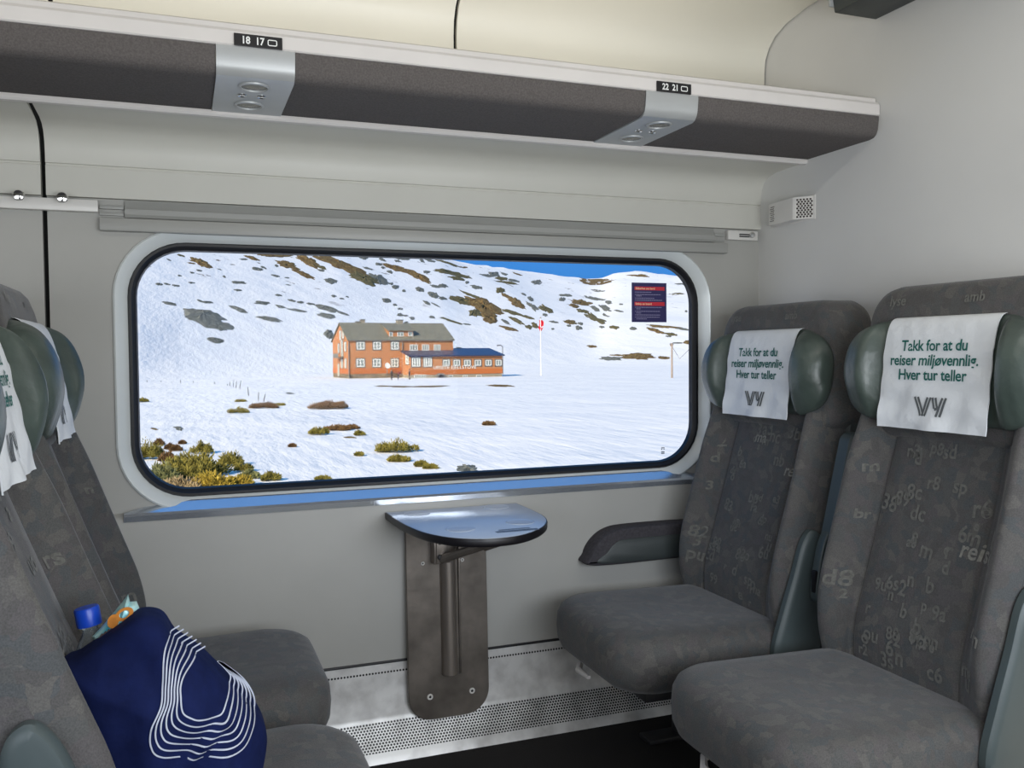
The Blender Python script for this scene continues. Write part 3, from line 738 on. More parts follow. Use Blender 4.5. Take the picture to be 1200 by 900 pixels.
# ------------------------------------------------------------------ navy tote bag on the near left seat, with bottle and snack packet
BP = [(70, 785), (92, 768), (118, 750), (140, 734), (160, 720), (178, 718), (192, 724), (204, 742), (218, 752), (240, 768), (262, 790), (285, 812), (303, 833), (312, 858), (308, 890), (296, 930), (262, 962), (200, 975), (140, 968), (108, 930), (88, 860)]
BY = -1.15
bagp = [at_y(u, v, BY) for u, v in BP]
bagp = [(p.x, max(p.z, .472)) for p in bagp]
bol = [(p.x, p.y) for p in spline([(a, b, 0) for a, b in reversed(bagp)], 4, True)]
area = sum(a[0]*b[1]-b[0]*a[1] for a, b in zip(bol, bol[1:]+bol[:1]))
if area < 0: bol.reverse()
bcx = sum(p[0] for p in bol)/len(bol); bcz = sum(p[1] for p in bol)/len(bol)
def bag_dist(x, z):
    """0 in the middle, 1 at the outline, along the ray from the middle"""
    ang = math.atan2(z-bcz, x-bcx); best = None
    for i in range(len(bol)):
        a, b = bol[i-1], bol[i]
        a0, a1 = math.atan2(a[1]-bcz, a[0]-bcx), math.atan2(b[1]-bcz, b[0]-bcx)
        if abs(a1-a0) < PI and min(a0, a1)-1e-6 <= ang <= max(a0, a1)+1e-6:
            t = (ang-a0)/(a1-a0) if abs(a1-a0) > 1e-9 else 0
            r = math.hypot(a[0]+(b[0]-a[0])*t-bcx, a[1]+(b[1]-a[1])*t-bcz)
            best = max(best or 0, r)
    return min(1, math.hypot(x-bcx, z-bcz)/(best or 1))
def bag_front(x, z):
    d = bag_dist(x, z)
    puff = math.sqrt(max(0, 1-d**2.6))
    mouth = smooth01(((z-.66)-(x+.13)*-.2)/.10)*smooth01((.0-x)/.12)
    fold = .009*math.sin((x*.75-z*.65)*62)*smooth01((x+.06)/.12)+.020*mnoise.noise(Vector((x*11, z*11, 3.1)))+.010*mnoise.noise(Vector((x*26, z*26, 1.7)))-.016*math.exp(-(((z-.63)-(x-.05)*.85)/.012)**2)*smooth01((x+.03)/.04)
    return BY-.015-.095*puff*(1-.35*mouth)+fold*puff
def bag_back(x, z):
    d = bag_dist(x, z); return BY+.03+.06*math.sqrt(max(0, 1-d**2.6))
sc_ = [0.02, .1, .18, .26, .34, .42, .5, .58, .64, .7, .76, .82, .87, .91, .945, .97, .988, 1.0]
ringsF = [[(bcx+(a-bcx)*k, bag_front(bcx+(a-bcx)*k, bcz+(b-bcz)*k), bcz+(b-bcz)*k) for a, b in bol] for k in sc_]
ringsB = [[(bcx+(a-bcx)*k, bag_back(bcx+(a-bcx)*k, bcz+(b-bcz)*k), bcz+(b-bcz)*k) for a, b in bol] for k in reversed(sc_)]
bag_vf = loft(ringsF+ringsB, True, True, True)
OUTER = [(210, 748), (194, 762), (191, 797), (189, 822), (178, 846), (178, 866), (190, 877), (233, 883), (280, 879), (297, 860), (302, 837), (289, 813), (263, 793)]
INNER = [(242, 773), (219, 788), (212, 800), (212, 813), (213, 824), (216, 830), (224, 834), (234, 837), (257, 839), (266, 828), (273, 811), (267, 801), (257, 791)]
LINES = [[(a+(c-a)*k/6, b+(d-b)*k/6) for (a, b), (c, d) in zip(OUTER, INNER)] for k in range(7)]
pl = []
for L_ in LINES:
    pts = []
    for u, v in L_:
        p = at_y(u, v, BY-.085); pts.append((p.x, p.z, 0))
    r_ = ribbon([(p.x, p.y) for p in spline(pts, 14)], .0023)
    pl.append(fmap(r_, lambda a, b, c: (a, bag_front(a, b)-.0024, b)))
solo('tote_bag', join(bag_vf, setm(join(*pl), 1)), [M['navy'], M['bagline']], 'navy blue cloth bag with white contour lines, slumped on the near left seat', 'bag', smooth=50)
# water bottle
def plastic():
    m = bpy.data.materials.new('clear_plastic'); m.use_nodes = True
    b = m.node_tree.nodes['Principled BSDF']; b.inputs['Base Color'].default_value = (.82, .9, .93, 1)
    b.inputs['Roughness'].default_value = .06; b.inputs['IOR'].default_value = 1.2; b.inputs['Transmission Weight'].default_value = .92
    return m
M['plastic'] = plastic()
pc = at_y(103, 722, -1.08)
up_ = Vector((-.16, .05, 1)).normalized()
bt_o = Vector((pc.x, pc.y, pc.z))-up_*.195
bm_ = frame_at(bt_o, up_)
bt = thing('water_bottle', 'clear plastic water bottle with blue screw cap sticking out of the navy bag', 'bottle', tuple(bt_o))
mk('bottle_body', lathe([(.024, 0), (.031, .006), (.032, .02), (.0305, .03), (.032, .04), (.0305, .06), (.032, .08), (.032, .10), (.031, .125), (.027, .145), (.018, .162), (.0125, .17), (.0125, .178), (.016, .1785), (.016, .181), (.012, .182), (.012, .188)], 28, bm_), M['plastic'], bt, 60)
cp = []
for k in range(40):
    pass
rr_ = [[((r+(.0006 if k % 2 else 0))*math.cos(2*PI*k/48), (r+(.0006 if k % 2 else 0))*math.sin(2*PI*k/48), z) for k in range(48)] for r, z in ((.0185, .180), (.0188, .182), (.0188, .207), (.0175, .210), (.001, .2105))]
mk('screw_cap', xf(loft(rr_, True, True, True), bm_), M['cap'], bt, 40)
# snack packet
def packet_mat():
    m = bpy.data.materials.new('packet_foil'); m.use_nodes = True
    t = m.node_tree; b = t.nodes['Principled BSDF']; N = t.nodes.new; L = t.links.new
    b.inputs['Roughness'].default_value = .3; b.inputs['Metallic'].default_value = .2
    co = N('ShaderNodeTexCoord'); n = N('ShaderNodeTexNoise'); n.inputs['Scale'].default_value = 22; n.inputs['Detail'].default_value = 4
    r = N('ShaderNodeValToRGB'); r.color_ramp.elements[0].position = .42; r.color_ramp.elements[0].color = rgb(70, 180, 200); r.color_ramp.elements[1].position = .6; r.color_ramp.elements[1].color = rgb(190, 225, 220)
    L(co.outputs['Object'], n.inputs['Vector']); L(n.outputs[0], r.inputs[0]); L(r.outputs[0], b.inputs['Base Color']); return m
PKY = -1.11
pk = [at_y(u, v-6, PKY) for u, v in ((108, 752), (118, 742), (130, 728), (141, 714), (150, 703), (152, 712), (160, 711), (168, 730), (165, 760), (120, 790))]
pk_c = Vector((sum(p.x for p in pk)/10, PKY, sum(p.z for p in pk)/10))
bmk = []
for k, dy in ((1, -.002), (.9, -.012), (.6, -.018), (.1, -.02)):
    bmk.append([(pk_c.x+(p.x-pk_c.x)*k, PKY+dy+.003*math.sin(p.x*170), pk_c.z+(p.z-pk_c.z)*k) for p in pk])
bk2 = [[(p[0], 2*PKY-p[1], p[2]) for p in r] for r in reversed(bmk)]
pc1, pc2 = at_y(133, 727, PKY-.016), at_y(146, 718, PKY-.013)
def oval(c, rx, rz, y, rot=.6, hole=0):
    o_ = [(c.x+rx*math.cos(a)*math.cos(rot)-rz*math.sin(a)*math.sin(rot), y, c.z+rx*math.cos(a)*math.sin(rot)+rz*math.sin(a)*math.cos(rot)) for a in [2*PI*k/20 for k in range(20)]]
    i_ = [(c.x+(p[0]-c.x)*hole, y, c.z+(p[2]-c.z)*hole) for p in o_]
    return loft([o_, i_], True) if hole else (o_, [tuple(range(20))])
solo('snack_packet', join(loft(bk2[::-1][::-1]+bmk[::-1][::-1][::1] if False else bmk[::-1]+bk2[::-1], True, True, True),
     setm(join(oval(pc1, .0085, .0115, PKY-.0215, -.3), oval(pc2, .0145, .010, PKY-.0220, .5, .55)), 1),
     setm(join(*[fmap(ribbon([(0, 0), (.012, .016)], .0022), lambda a, b, c, k=k: (at_y(112, 748, PKY).x+k*.005+a, PKY-.0195, at_y(112, 748, PKY).z+k*.003+b-.004)) for k in range(4)]), 2)),
     [packet_mat(), mat('ring_orange', rgb(225, 140, 40), .5, noise=.35, nscale=60), mat('packet_print', rgb(90, 70, 70), .5, noise=.1, nscale=40)],
     'crumpled teal snack packet with orange ring print sticking out of the navy bag', 'packet', smooth=40)

# ------------------------------------------------------------------ the snowfield and hillside outside
def interp(tab, x):
    if x <= tab[0][0]: return tab[0][1]
    for (a, p), (b, q) in zip(tab, tab[1:]):
        if x <= b:
            t = (x-a)/(b-a); return p+(q-p)*t
    return tab[-1][1]
RIDGE = [(-800, 190), (-300, 170), (0, 175), (160, 205), (300, 235), (400, 262), (460, 283), (520, 301), (545, 308), (600, 315), (640, 321), (690, 327), (705, 326), (722, 320), (740, 318), (755, 318), (780, 322), (810, 325), (840, 328), (1000, 338), (1400, 345), (2400, 345)]
R0T = [(-400, 120), (160, 135), (400, 165), (560, 190), (700, 210), (900, 220)]
R1T = [(-400, 330), (160, 360), (400, 420), (520, 470), (600, 620), (690, 900), (900, 1100)]
def u_of(az):
    d = max(-1.15, min(1.15, az+YAW)); return 600+F_PX*math.tan(d)
def ground_z(x, y):
    dx, dy = x-CO.x, y-CO.y
    r = math.hypot(dx, dy); az = math.atan2(dx, dy); u = u_of(az)
    zp = -2.56+.05*mnoise.noise(Vector((x*.03, y*.03, 5)))*min(1, r/30)-.05*smooth01((40-r)/20)
    if r > 1:
        ca = math.cos(max(-1.1, min(1.1, az+YAW)))
        vh = 416.7-.0085*(u-211)
        tr = (vh-interp(RIDGE, u))*ca/F_PX
        r0, r1 = interp(R0T, u), interp(R1T, u)
        if r > r0:
            q = (r-r0)/(r1-r0)
            z1 = tr*r1+CAM_Z
            tg = (zp-CAM_Z)/r
            if q < 1:
                tt_ = tg+(tr-(-3.6/r0))*((1-r0/r)/(1-r0/r1))*(.35*smooth01(q*3)+.65)*(1/1.0)
                k = smooth01(q*6)
                tlin = -3.6/r0+(tr+3.6/r0)*((1-r0/r)/(1-r0/r1))
                t_ = tlin
                z = CAM_Z+t_*r
                und = (mnoise.noise(Vector((x*.012, y*.012, 1)))*.012+mnoise.noise(Vector((x*.035, y*.035, 9)))*.004)*r*min(1, q*3)*min(1, (1-q)*4)
                z += und*.55
                return zp*(1-k)+z*k if q < .17 else z
            return z1-(r-r1)*.12
    return zp
NA, NR = 440, 190
A0, A1 = -1.25, 1.45
gv, gf = [], []
rads = [5*(1600/5)**(j/(NR-1)) for j in range(NR)]
for i in range(NA):
    a = A0+(A1-A0)*i/(NA-1)
    for r in rads:
        x, y = CO.x+r*math.sin(a), CO.y+r*math.cos(a); gv.append((x, y, ground_z(x, y)))
for i in range(NA-1):
    for j in range(NR-1): gf.append((i*NR+j, i*NR+j+1, (i+1)*NR+j+1, (i+1)*NR+j))
def snow_mat():
    m = bpy.data.materials.new('snow'); m.use_nodes = True
    t = m.node_tree; b = t.nodes['Principled BSDF']; N = t.nodes.new; L = t.links.new
    b.inputs['Roughness'].default_value = .8; b.inputs['Specular IOR Level'].default_value = .15
    co = N('ShaderNodeTexCoord'); mp = N('ShaderNodeMapping'); mp.inputs['Scale'].default_value = (.9, .16, 1); mp.inputs['Rotation'].default_value = (0, 0, .75)
    n1 = N('ShaderNodeTexNoise'); n1.inputs['Scale'].default_value = 1.6; n1.inputs['Detail'].default_value = 6; n1.inputs['Roughness'].default_value = .6
    n2 = N('ShaderNodeTexNoise'); n2.inputs['Scale'].default_value = .12; n2.inputs['Detail'].default_value = 5
    L(co.outputs['Object'], mp.inputs[0]); L(mp.outputs[0], n1.inputs['Vector']); L(co.outputs['Object'], n2.inputs['Vector'])
    ad = N('ShaderNodeMath'); ad.operation = 'MULTIPLY_ADD'; ad.inputs[1].default_value = 5.0; L(n2.outputs[0], ad.inputs[0]); L(n1.outputs[0], ad.inputs[2])
    bp = N('ShaderNodeBump'); bp.inputs['Strength'].default_value = .75; bp.inputs['Distance'].default_value = .17
    L(ad.outputs[0], bp.inputs['Height']); L(bp.outputs[0], b.inputs['Normal'])
    # small stones and heather tips showing through on the hillside only (above the plain)
    sp = N('ShaderNodeSeparateXYZ'); L(co.outputs['Object'], sp.inputs[0])
    mp3 = N('ShaderNodeMapping'); mp3.inputs['Scale'].default_value = (.05, .035, .10); L(co.outputs['Object'], mp3.inputs[0])
    n3 = N('ShaderNodeTexNoise'); n3.inputs['Scale'].default_value = 3.0; n3.inputs['Detail'].default_value = 9; n3.inputs['Roughness'].default_value = .62; L(mp3.outputs[0], n3.inputs['Vector'])
    r = N('ShaderNodeValToRGB'); r.color_ramp.elements[0].position = .645; r.color_ramp.elements[0].color = (0, 0, 0, 1); r.color_ramp.elements[1].position = .67; r.color_ramp.elements[1].color = (1, 1, 1, 1); L(n3.outputs[0], r.inputs[0])
    mr = N('ShaderNodeMapRange'); mr.inputs[1].default_value = 6; mr.inputs[2].default_value = 26; L(sp.outputs[2], mr.inputs[0])
    ml = N('ShaderNodeMath'); ml.operation = 'MULTIPLY'; L(r.outputs[0], ml.inputs[0]); L(mr.outputs[0], ml.inputs[1])
    n4 = N('ShaderNodeTexNoise'); n4.inputs['Scale'].default_value = .5; L(co.outputs['Object'], n4.inputs['Vector'])
    r4 = N('ShaderNodeValToRGB'); r4.color_ramp.elements[0].color = rgb(92, 92, 84); r4.color_ramp.elements[1].color = rgb(128, 100, 78); L(n4.outputs[0], r4.inputs[0])
    mx = N('ShaderNodeMix'); mx.data_type = 'RGBA'; L(ml.outputs[0], mx.inputs[0]); mx.inputs[6].default_value = (.86, .82, .76, 1); L(r4.outputs[0], mx.inputs[7])
    L(mx.outputs[2], b.inputs['Base Color']); return m
struct('snowfield', (gv, gf), snow_mat(), smooth=180)
def hit(u, v):
    """where the pixel's line of sight meets the ground"""
    d = ray(u, v).normalized(); s0 = 6.0; s = 6.0
    while s < 1600:
        p = CO+d*s
        if p.z < ground_z(p.x, p.y):
            a, b = s0, s
            for _ in range(24):
                m_ = (a+b)/2; p = CO+d*m_
                if p.z < ground_z(p.x, p.y): b = m_
                else: a = m_
            return CO+d*b
        s0 = s; s *= 1.012
    return None

# ------------------------------------------------------------------ rocks and heather patches showing through the snow
RK = {'r': mat('grey_rock', rgb(104, 106, 96), .9, spec=.1, noise=.5, nscale=2.5, bump=.4, bscale=4, col2=rgb(138, 136, 122)),
      'h': mat('brown_heather', rgb(112, 80, 58), .95, spec=.05, noise=.5, nscale=1.6, bump=.5, bscale=6, col2=rgb(140, 120, 78)),
      'g': mat('olive_moss', rgb(98, 98, 66), .95, spec=.05, noise=.45, nscale=1.8, bump=.5, bscale=6, col2=rgb(126, 112, 80))}
Z1 = (160, 285, 10); Z2 = (270, 285, 10); Z3 = (380, 285, 7.5); Z4 = (520, 300, 7.5); Z5 = (660, 310, 7.5); Z6 = (155, 430, 6); Z7 = (340, 430, 4.615); ZA = (130, 250, 6)
PATCH = []
def add(z, lst):
    for q in lst:
        x0, y0, x1, y1, th = q[:5]; k = q[5] if len(q) > 5 else 'r'
        PATCH.append((z[0]+x0/z[2], z[1]+y0/z[2], z[0]+x1/z[2], z[1]+y1/z[2], th/z[2], k))
add(Z1, [(470,130,560,155,22,'g'),(620,178,890,285,66,'h'),(350,180,410,210,14),(110,260,170,275,12),(480,375,525,385,16),(220,475,310,485,25),(315,470,395,490,20),(415,492,510,505,22),(610,462,680,465,18),(700,315,770,325,20),(625,340,675,350,18),(300,690,470,720,35),(700,660,780,690,20),(770,690,890,695,28),(950,300,1000,315,12),(1010,385,1050,400,20),(600,228,690,242,16,'h')])
add(ZA, [(525,700,785,745,88),(665,785,852,808,48),(680,885,800,905,36)])
add(Z2, [(0,745,190,805,45),(290,695,450,705,36),(530,730,640,755,30),(340,860,590,905,40),(690,775,890,805,25),(670,660,765,685,22),(780,690,860,695,25),(890,705,980,715,22),(990,730,1220,785,56),(1030,830,1210,868,45),(530,605,600,615,22),(50,545,130,555,22),(10,455,180,465,32),(480,370,580,395,22),(640,400,690,410,14),(640,485,710,492,10),(250,290,380,315,36),(360,275,420,295,22),(520,255,560,270,25),(175,150,340,200,32,'h'),(110,185,200,190,18),(330,128,670,138,56,'h'),(560,222,780,290,64,'h'),(730,300,960,410,46,'h'),(780,150,1030,260,84,'h'),(1020,265,1120,300,35,'g'),(1020,310,1100,325,25),(1110,425,1220,450,46)])
add(Z3, [(-60,105,350,270,62,'h'),(210,262,500,355,70,'g'),(380,280,560,345,60,'r'),(10,320,110,345,35),(-10,560,110,600,40),(110,600,225,635,16),(-20,635,90,650,35),(0,780,80,820,60),(290,115,385,135,28),(450,180,510,190,24),(530,190,740,250,42,'h'),(720,235,940,350,52,'h'),(500,210,535,220,20),(550,245,605,260,22),(335,210,430,235,16),(480,130,535,155,20),(620,155,665,160,20),(640,130,760,145,18),(840,145,880,165,22),(890,140,970,165,18),(1000,150,1200,205,20,'g'),(870,250,930,255,20),(980,238,1240,280,38,'g'),(1110,300,1240,315,26,'g'),(935,370,1015,390,20),(1000,370,1080,380,28),(800,400,875,420,40),(910,440,1010,470,44),(1010,480,1075,490,28),(870,510,930,540,24),(940,520,1010,560,10),(510,500,585,505,36),(605,540,640,545,16),(640,575,690,580,16),(640,625,690,635,28),(690,635,740,640,14),(750,655,795,665,24),(700,695,740,697,14),(1020,655,1200,708,20,'g'),(925,645,970,655,22),(600,380,660,390,28),(570,355,610,360,20),(685,415,715,420,20),(60,460,105,470,18),(135,485,175,490,12),(190,468,215,474,12)])
add(Z4, [(140,98,210,105,14,'h'),(0,140,240,192,30,'g'),(60,190,180,205,28,'g'),(390,150,490,160,32),(310,165,440,185,20),(460,190,560,205,28,'g'),(570,210,660,220,20),(470,225,650,245,20,'g'),(770,225,860,240,22),(240,265,340,285,26),(190,230,220,235,22),(460,290,540,305,34,'g'),(140,305,340,385,20,'g'),(510,335,600,370,28,'h'),(560,365,710,450,56,'h'),(50,372,290,420,62,'g'),(200,395,520,500,100,'h'),(220,495,330,512,56,'g'),(330,525,480,565,64,'h'),(510,470,690,520,26,'g'),(660,515,795,555,20,'g'),(580,540,712,608,34,'g'),(500,620,650,655,26,'h'),(720,615,780,635,34,'g'),(770,595,830,630,38,'g'),(510,560,580,600,22),(680,325,720,345,18),(740,360,790,400,28),(730,410,830,475,34),(840,440,950,490,44,'g'),(865,515,910,522,22),(1060,575,1165,590,26,'g'),(930,575,1010,585,16),(1010,340,1120,350,18),(1010,375,1070,385,28),(1080,610,1120,615,18),(1160,625,1215,632,34),(945,640,970,642,14),(110,808,165,815,16),(165,595,235,605,12),(500,150,560,165,16),(610,150,690,170,16,'h')])
add(Z5, [(130,158,420,170,14,'h'),(250,230,360,235,16),(0,265,80,275,18),(180,285,370,318,24),(370,325,425,335,20),(75,322,240,362,56,'h'),(60,350,140,380,38,'h'),(120,398,230,410,28,'g'),(250,370,330,415,30),(310,355,420,400,26),(450,400,530,415,14),(180,445,355,503,30,'g'),(15,500,110,510,32,'h'),(130,515,175,525,25),(110,550,150,560,33),(320,548,360,552,18),(405,545,485,555,26,'g'),(585,560,650,565,22),(345,440,405,460,14),(750,535,1000,555,20,'h'),(990,560,1110,575,18),(750,562,890,605,32,'h'),(895,605,1000,620,20,'g'),(900,630,950,633,14),(960,690,1060,690,12),(1060,680,1125,690,28,'h'),(205,718,295,725,22,'h'),(410,795,540,800,12,'h'),(520,800,788,815,50,'h'),(325,825,515,830,30),(838,818,938,825,26,'h'),(915,262,1065,265,20,'g'),(970,170,1110,180,18),(560,92,760,100,14,'h'),(490,348,525,350,14),(1070,410,1095,415,16)])
add(Z6, [(725,232,800,242,20,'g'),(832,262,1030,280,46,'h'),(1000,262,1070,268,18,'g'),(672,290,825,318,36,'g'),(300,425,360,440,24),(1078,183,1138,188,10),(1110,555,1140,560,16,'h'),(130,430,180,442,12,'h'),(160,520,215,545,40,'h'),(240,545,280,575,40,'h'),(280,560,340,585,34,'h'),(335,530,365,540,14,'h'),(-20,232,118,238,40,'g')])
add(Z7, [(120,190,325,222,32,'h'),(180,322,330,338,26,'h'),(300,320,370,332,20,'h'),(290,380,355,383,10,'h'),(530,485,640,510,18,'g'),(680,520,740,535,22,'g'),(730,540,790,547,14,'g'),(905,548,1012,555,42,'r'),(1040,300,1105,312,20,'h'),(470,104,665,108,8,'h'),(640,108,865,104,8,'h'),(1080,100,1210,104,10,'h'),(145,607,210,612,18,'g')])
SZ = lambda w: 'broad' if w > 26 else ('small' if w < 9 else 'medium')
KIND = {'r': 'grey rock', 'h': 'heather patch', 'g': 'mossy patch'}
def region(u, v):
    if v > 520: return 'low in the window'
    if v > 445: return 'on snow before the lodge'
    if v > 405 and u > 660: return 'on flat snow beyond the flagpole'
    if u > 783: return 'right of the blue notice'
    if u > 700: return 'on slopes around the notice'
    if u > 640: return 'between red flag and notice'
    if u > 585: return 'uphill left of the flag'
    if u > 535: return 'uphill above the lodge annex'
    if u > 470: return 'above the lodge\'s right chimney'
    if u > 395: return 'uphill above the lodge roof'
    if u > 330: return 'just left of the lodge'
    if u > 270: return 'farther left of the lodge'
    return 'at the far left hillside'
ORD = 'first second third fourth fifth sixth seventh eighth ninth tenth eleventh twelfth thirteenth fourteenth fifteenth sixteenth seventeenth eighteenth nineteenth twentieth'.split()
buckets = {}
for p in PATCH:
    u, v = (p[0]+p[2])/2, (p[1]+p[3])/2
    buckets.setdefault((SZ(p[2]-p[0]), p[5], region(u, v)), []).append((u, p))
lab = {}
for (sz, k, rg), L_ in buckets.items():
    L_.sort(key=lambda t: t[0])
    for i, (u, p) in enumerate(L_):
        lab[p] = '%s%s %s%s' % (sz+' ', KIND[k], rg, '' if len(L_) == 1 else ', %s from the left' % ORD[i])
def patch_mesh(p, seed):
    """a low ragged mound lying on the ground, its outline following the bare patch"""
    cu, cv = (p[0]+p[2])/2, (p[1]+p[3])/2
    c = hit(cu, cv)
    if c is None: c = hit(cu, cv+2)
    if c is None: return None
    e = .02*(c-CO).length
    nrm = Vector((ground_z(c.x-e, c.y)-ground_z(c.x+e, c.y), ground_z(c.x, c.y-e)-ground_z(c.x, c.y+e), 2*e)).normalized()
    D0 = (c-CO).dot(CF); s_px = D0/F_PX
    ax = Vector((p[2]-p[0], p[3]-p[1])); L_ = ax.length/2; ax.normalize(); nx_ = Vector((-ax.y, ax.x)); T = p[4]/2
    NT, RR = 44, (0.0, .3, .55, .75, .9, 1.0, 1.07)
    big = L_ > 9
    V, Fc = [], []
    for ir, rr in enumerate(RR):
        for k in range(NT):
            th = 2*PI*k/NT; cs_, sn_ = math.cos(th), math.sin(th)
            w_ = 1+.38*mnoise.noise(Vector((cs_*1.3, sn_*1.3, seed*1.7)))+.34*mnoise.noise(Vector((cs_*3.2, sn_*3.2, seed*2.3)))+(.30 if big else .15)*mnoise.noise(Vector((cs_*7.5, sn_*7.5, seed*.9)))
            w_ = max(.35, w_)
            q = Vector((cu, cv))+ax*(L_*cs_*rr*w_*1.04)+nx_*(T*sn_*rr*w_*1.10)
            d = ray(q.x, q.y); dn = d.dot(nrm)
            kk = (c-CO).dot(nrm)/dn if abs(dn) > 1e-6 else D0
            kk = max(D0*.90, min(D0*1.10, kk))
            P_ = CO+d*kk
            h_ = (1-min(1, rr)**2)**.6*s_px*min(T*1.1, L_*.8)*(.34+.5*mnoise.noise(Vector((q.x*.9, q.y*.9, seed)))+.35*mnoise.noise(Vector((q.x*2.1, q.y*2.1, seed+4))))
            P_.z = ground_z(P_.x, P_.y)+(max(0, h_)+.05*s_px if rr <= 1 else -.5*s_px)
            V.append(P_)
    for ir in range(len(RR)-1):
        for k in range(NT):
            a = ir*NT+k; b = ir*NT+(k+1) % NT
            if ir == 0:
                Fc.append((k, NT+k, NT+(k+1) % NT)) if False else Fc.append((0, NT+k, NT+(k+1) % NT))
            else: Fc.append((a, a+NT, b+NT, b))
    V = [V[0]]*1+V[1:]
    return (V, Fc)
# ------------------------------------------------------------------ juniper bushes in the foreground
JM = [mat('juniper_%s' % n, c1, .8, spec=.2, noise=.55, nscale=5, col2=c2, lo=.3, hi=.7) for n, c1, c2 in
      (('olive', rgb(120, 112, 48), rgb(158, 146, 70)), ('yellow', rgb(158, 136, 44), rgb(200, 172, 72)), ('green', rgb(112, 116, 70), rgb(146, 146, 96)), ('dry', rgb(164, 138, 96), rgb(196, 172, 128)), ('brown', rgb(104, 72, 44), rgb(138, 108, 70)))]
def juniper(name, label, cat, u0, v0, u1, v1, kind, seed, dens=1.0, group='juniper bushes', hf=.92):
    rnd = random.Random(seed)
    base = hit((u0+u1)/2, v1-.12*(v1-v0)) or hit((u0+u1)/2, v1)
    dep = (base-CO).dot(CF); w = (u1-u0)*dep/F_PX; h = (v1-v0)*dep/F_PX*hf
    rt = Vector((CR.x, CR.y, 0)).normalized(); bk = Vector((-rt.y, rt.x, 0))
    V, Fc = [], []
    nb = max(7, int(26*dens))
    blobs = []
    for k in range(nb):
        x = rnd.uniform(-.42, .42); y = rnd.uniform(-.3, .3); blobs.append((x, y, rnd.uniform(.07, .17), rnd.uniform(.55, 1.05)))
    n = int(2800*dens)
    for k in range(n):
        bx, by, br, bh = rnd.choice(blobs)
        d = Vector((rnd.gauss(0, 1), rnd.gauss(0, 1), abs(rnd.gauss(0, .8)))).normalized()
        rr = br*rnd.uniform(.55, 1.0)
        p = base+rt*((bx+d.x*rr)*w)+bk*((by+d.y*rr)*w*.8)
        hz = h*bh*(1-2.4*abs(bx)**2)*(.2+d.z*.7)*rnd.uniform(.45, 1.05)
        p.z = ground_z(p.x, p.y)+hz
        dr = (rt*d.x+bk*d.y+Vector((0, 0, .25+d.z))+Vector((rnd.uniform(-.5, .5), rnd.uniform(-.5, .5), rnd.uniform(-.2, .3)))).normalized()
        L_ = rnd.uniform(.07, .22)*max(.7, min(1.6, w/2.2)); sd = dr.orthogonal().normalized(); s2 = dr.cross(sd); q = L_*.13
        b0 = len(V)
        m_ = p+dr*L_*.4
        V += [tuple(p), tuple(m_+sd*q), tuple(m_-sd*q*.5+s2*q), tuple(m_-sd*q*.5-s2*q), tuple(p+dr*L_)]
        for a_, b_ in ((1, 2), (2, 3), (3, 1)): Fc += [(b0, b0+a_, b0+b_), (b0+4, b0+b_, b0+a_)]
    return solo(name, (V, Fc), JM[kind], label, cat, group, smooth=0)
for i, p in enumerate(PATCH):
    if p[5] != 'r' and min(p[1], p[3]) > 462 and p[4] > 2.2:       # near enough to show its sprigs
        juniper('heather_patch', lab[p], 'heather', p[0], min(p[1], p[3])-p[4]*.45, p[2], max(p[1], p[3])+p[4]*.35, 0 if p[5] == 'g' else 4, i+50, .5+(p[2]-p[0])/60, 'heather patches on the snow', .8)
        continue
    vf = patch_mesh(p, i+1)
    if vf is None: continue
    used = sorted({k for f in vf[1] for k in f}); mp_ = {k: n for n, k in enumerate(used)}
    vf = ([vf[0][k] for k in used], [tuple(mp_[k] for k in f) for f in vf[1]])
    solo('rock_outcrop' if p[5] == 'r' else 'heather_patch', vf, RK[p[5]], lab[p], 'rock' if p[5] == 'r' else 'heather', 'rocks on the snow' if p[5] == 'r' else 'heather patches on the snow', smooth=60)

def J(name, label, q, kind, seed, dens=1.0, cat='bush', z=Z6):
    return juniper(name, label, cat, z[0]+q[0]/z[2], z[1]+q[1]/z[2], z[0]+q[2]/z[2], z[1]+q[3]/z[2], kind, seed, dens)
J('juniper_bush', 'upright olive bush at the lower left edge of the window', (25, 495, 215, 670), 0, 1, 1.0)
J('juniper_bush', 'small olive bush alone on the snow, casting a shadow, lower left', (415, 520, 555, 620), 0, 2, .6)
J('juniper_bush', 'spiky olive bush right of the large bush mass, lower left', (600, 590, 770, 710), 0, 3, .7)
J('juniper_bush', 'leaning bush tip between the spiky bush and the yellow mass', (730, 665, 835, 745), 0, 4, .4)
J('juniper_bush', 'widest olive bush in the middle of the lower left bush mass', (215, 585, 640, 790), 0, 5, 1.9)
J('juniper_bush', 'grey-green bush at the lower left corner of the window', (60, 670, 330, 830), 2, 6, 1.3)
J('dry_grass', 'pale dry grass tuft at the bottom left corner of the window', (200, 765, 480, 880), 3, 7, 1.2, 'grass')
J('juniper_bush', 'bright yellow-green bush at the bottom of the bush mass', (440, 720, 730, 870), 1, 8, 1.4)
J('juniper_bush', 'yellow bush trailing right along the window edge', (660, 765, 880, 845), 1, 9, 1.0)
J('juniper_bush', 'dark green low bush right of the leaning tip', (770, 725, 885, 790), 2, 10, .6)
J('juniper_bush', 'last small bush at the right end of the bush mass', (915, 730, 1025, 810), 0, 11, .6)
J('juniper_bush', 'low olive bush in front of the widest bush, lower left', (250, 660, 560, 800), 0, 21, 1.3)
J('juniper_bush', 'reddish bare twigs between the upright bush and the widest bush', (190, 590, 300, 680), 4, 22, .5)
J('juniper_bush', 'dark bush standing by itself in mid snow, below the lodge', (470, 388, 690, 470), 0, 12, 1.0, z=Z7)
J('juniper_bush', 'small spiky bush left of the brown patch in mid snow', (105, 318, 208, 374), 0, 13, .6, z=Z7)
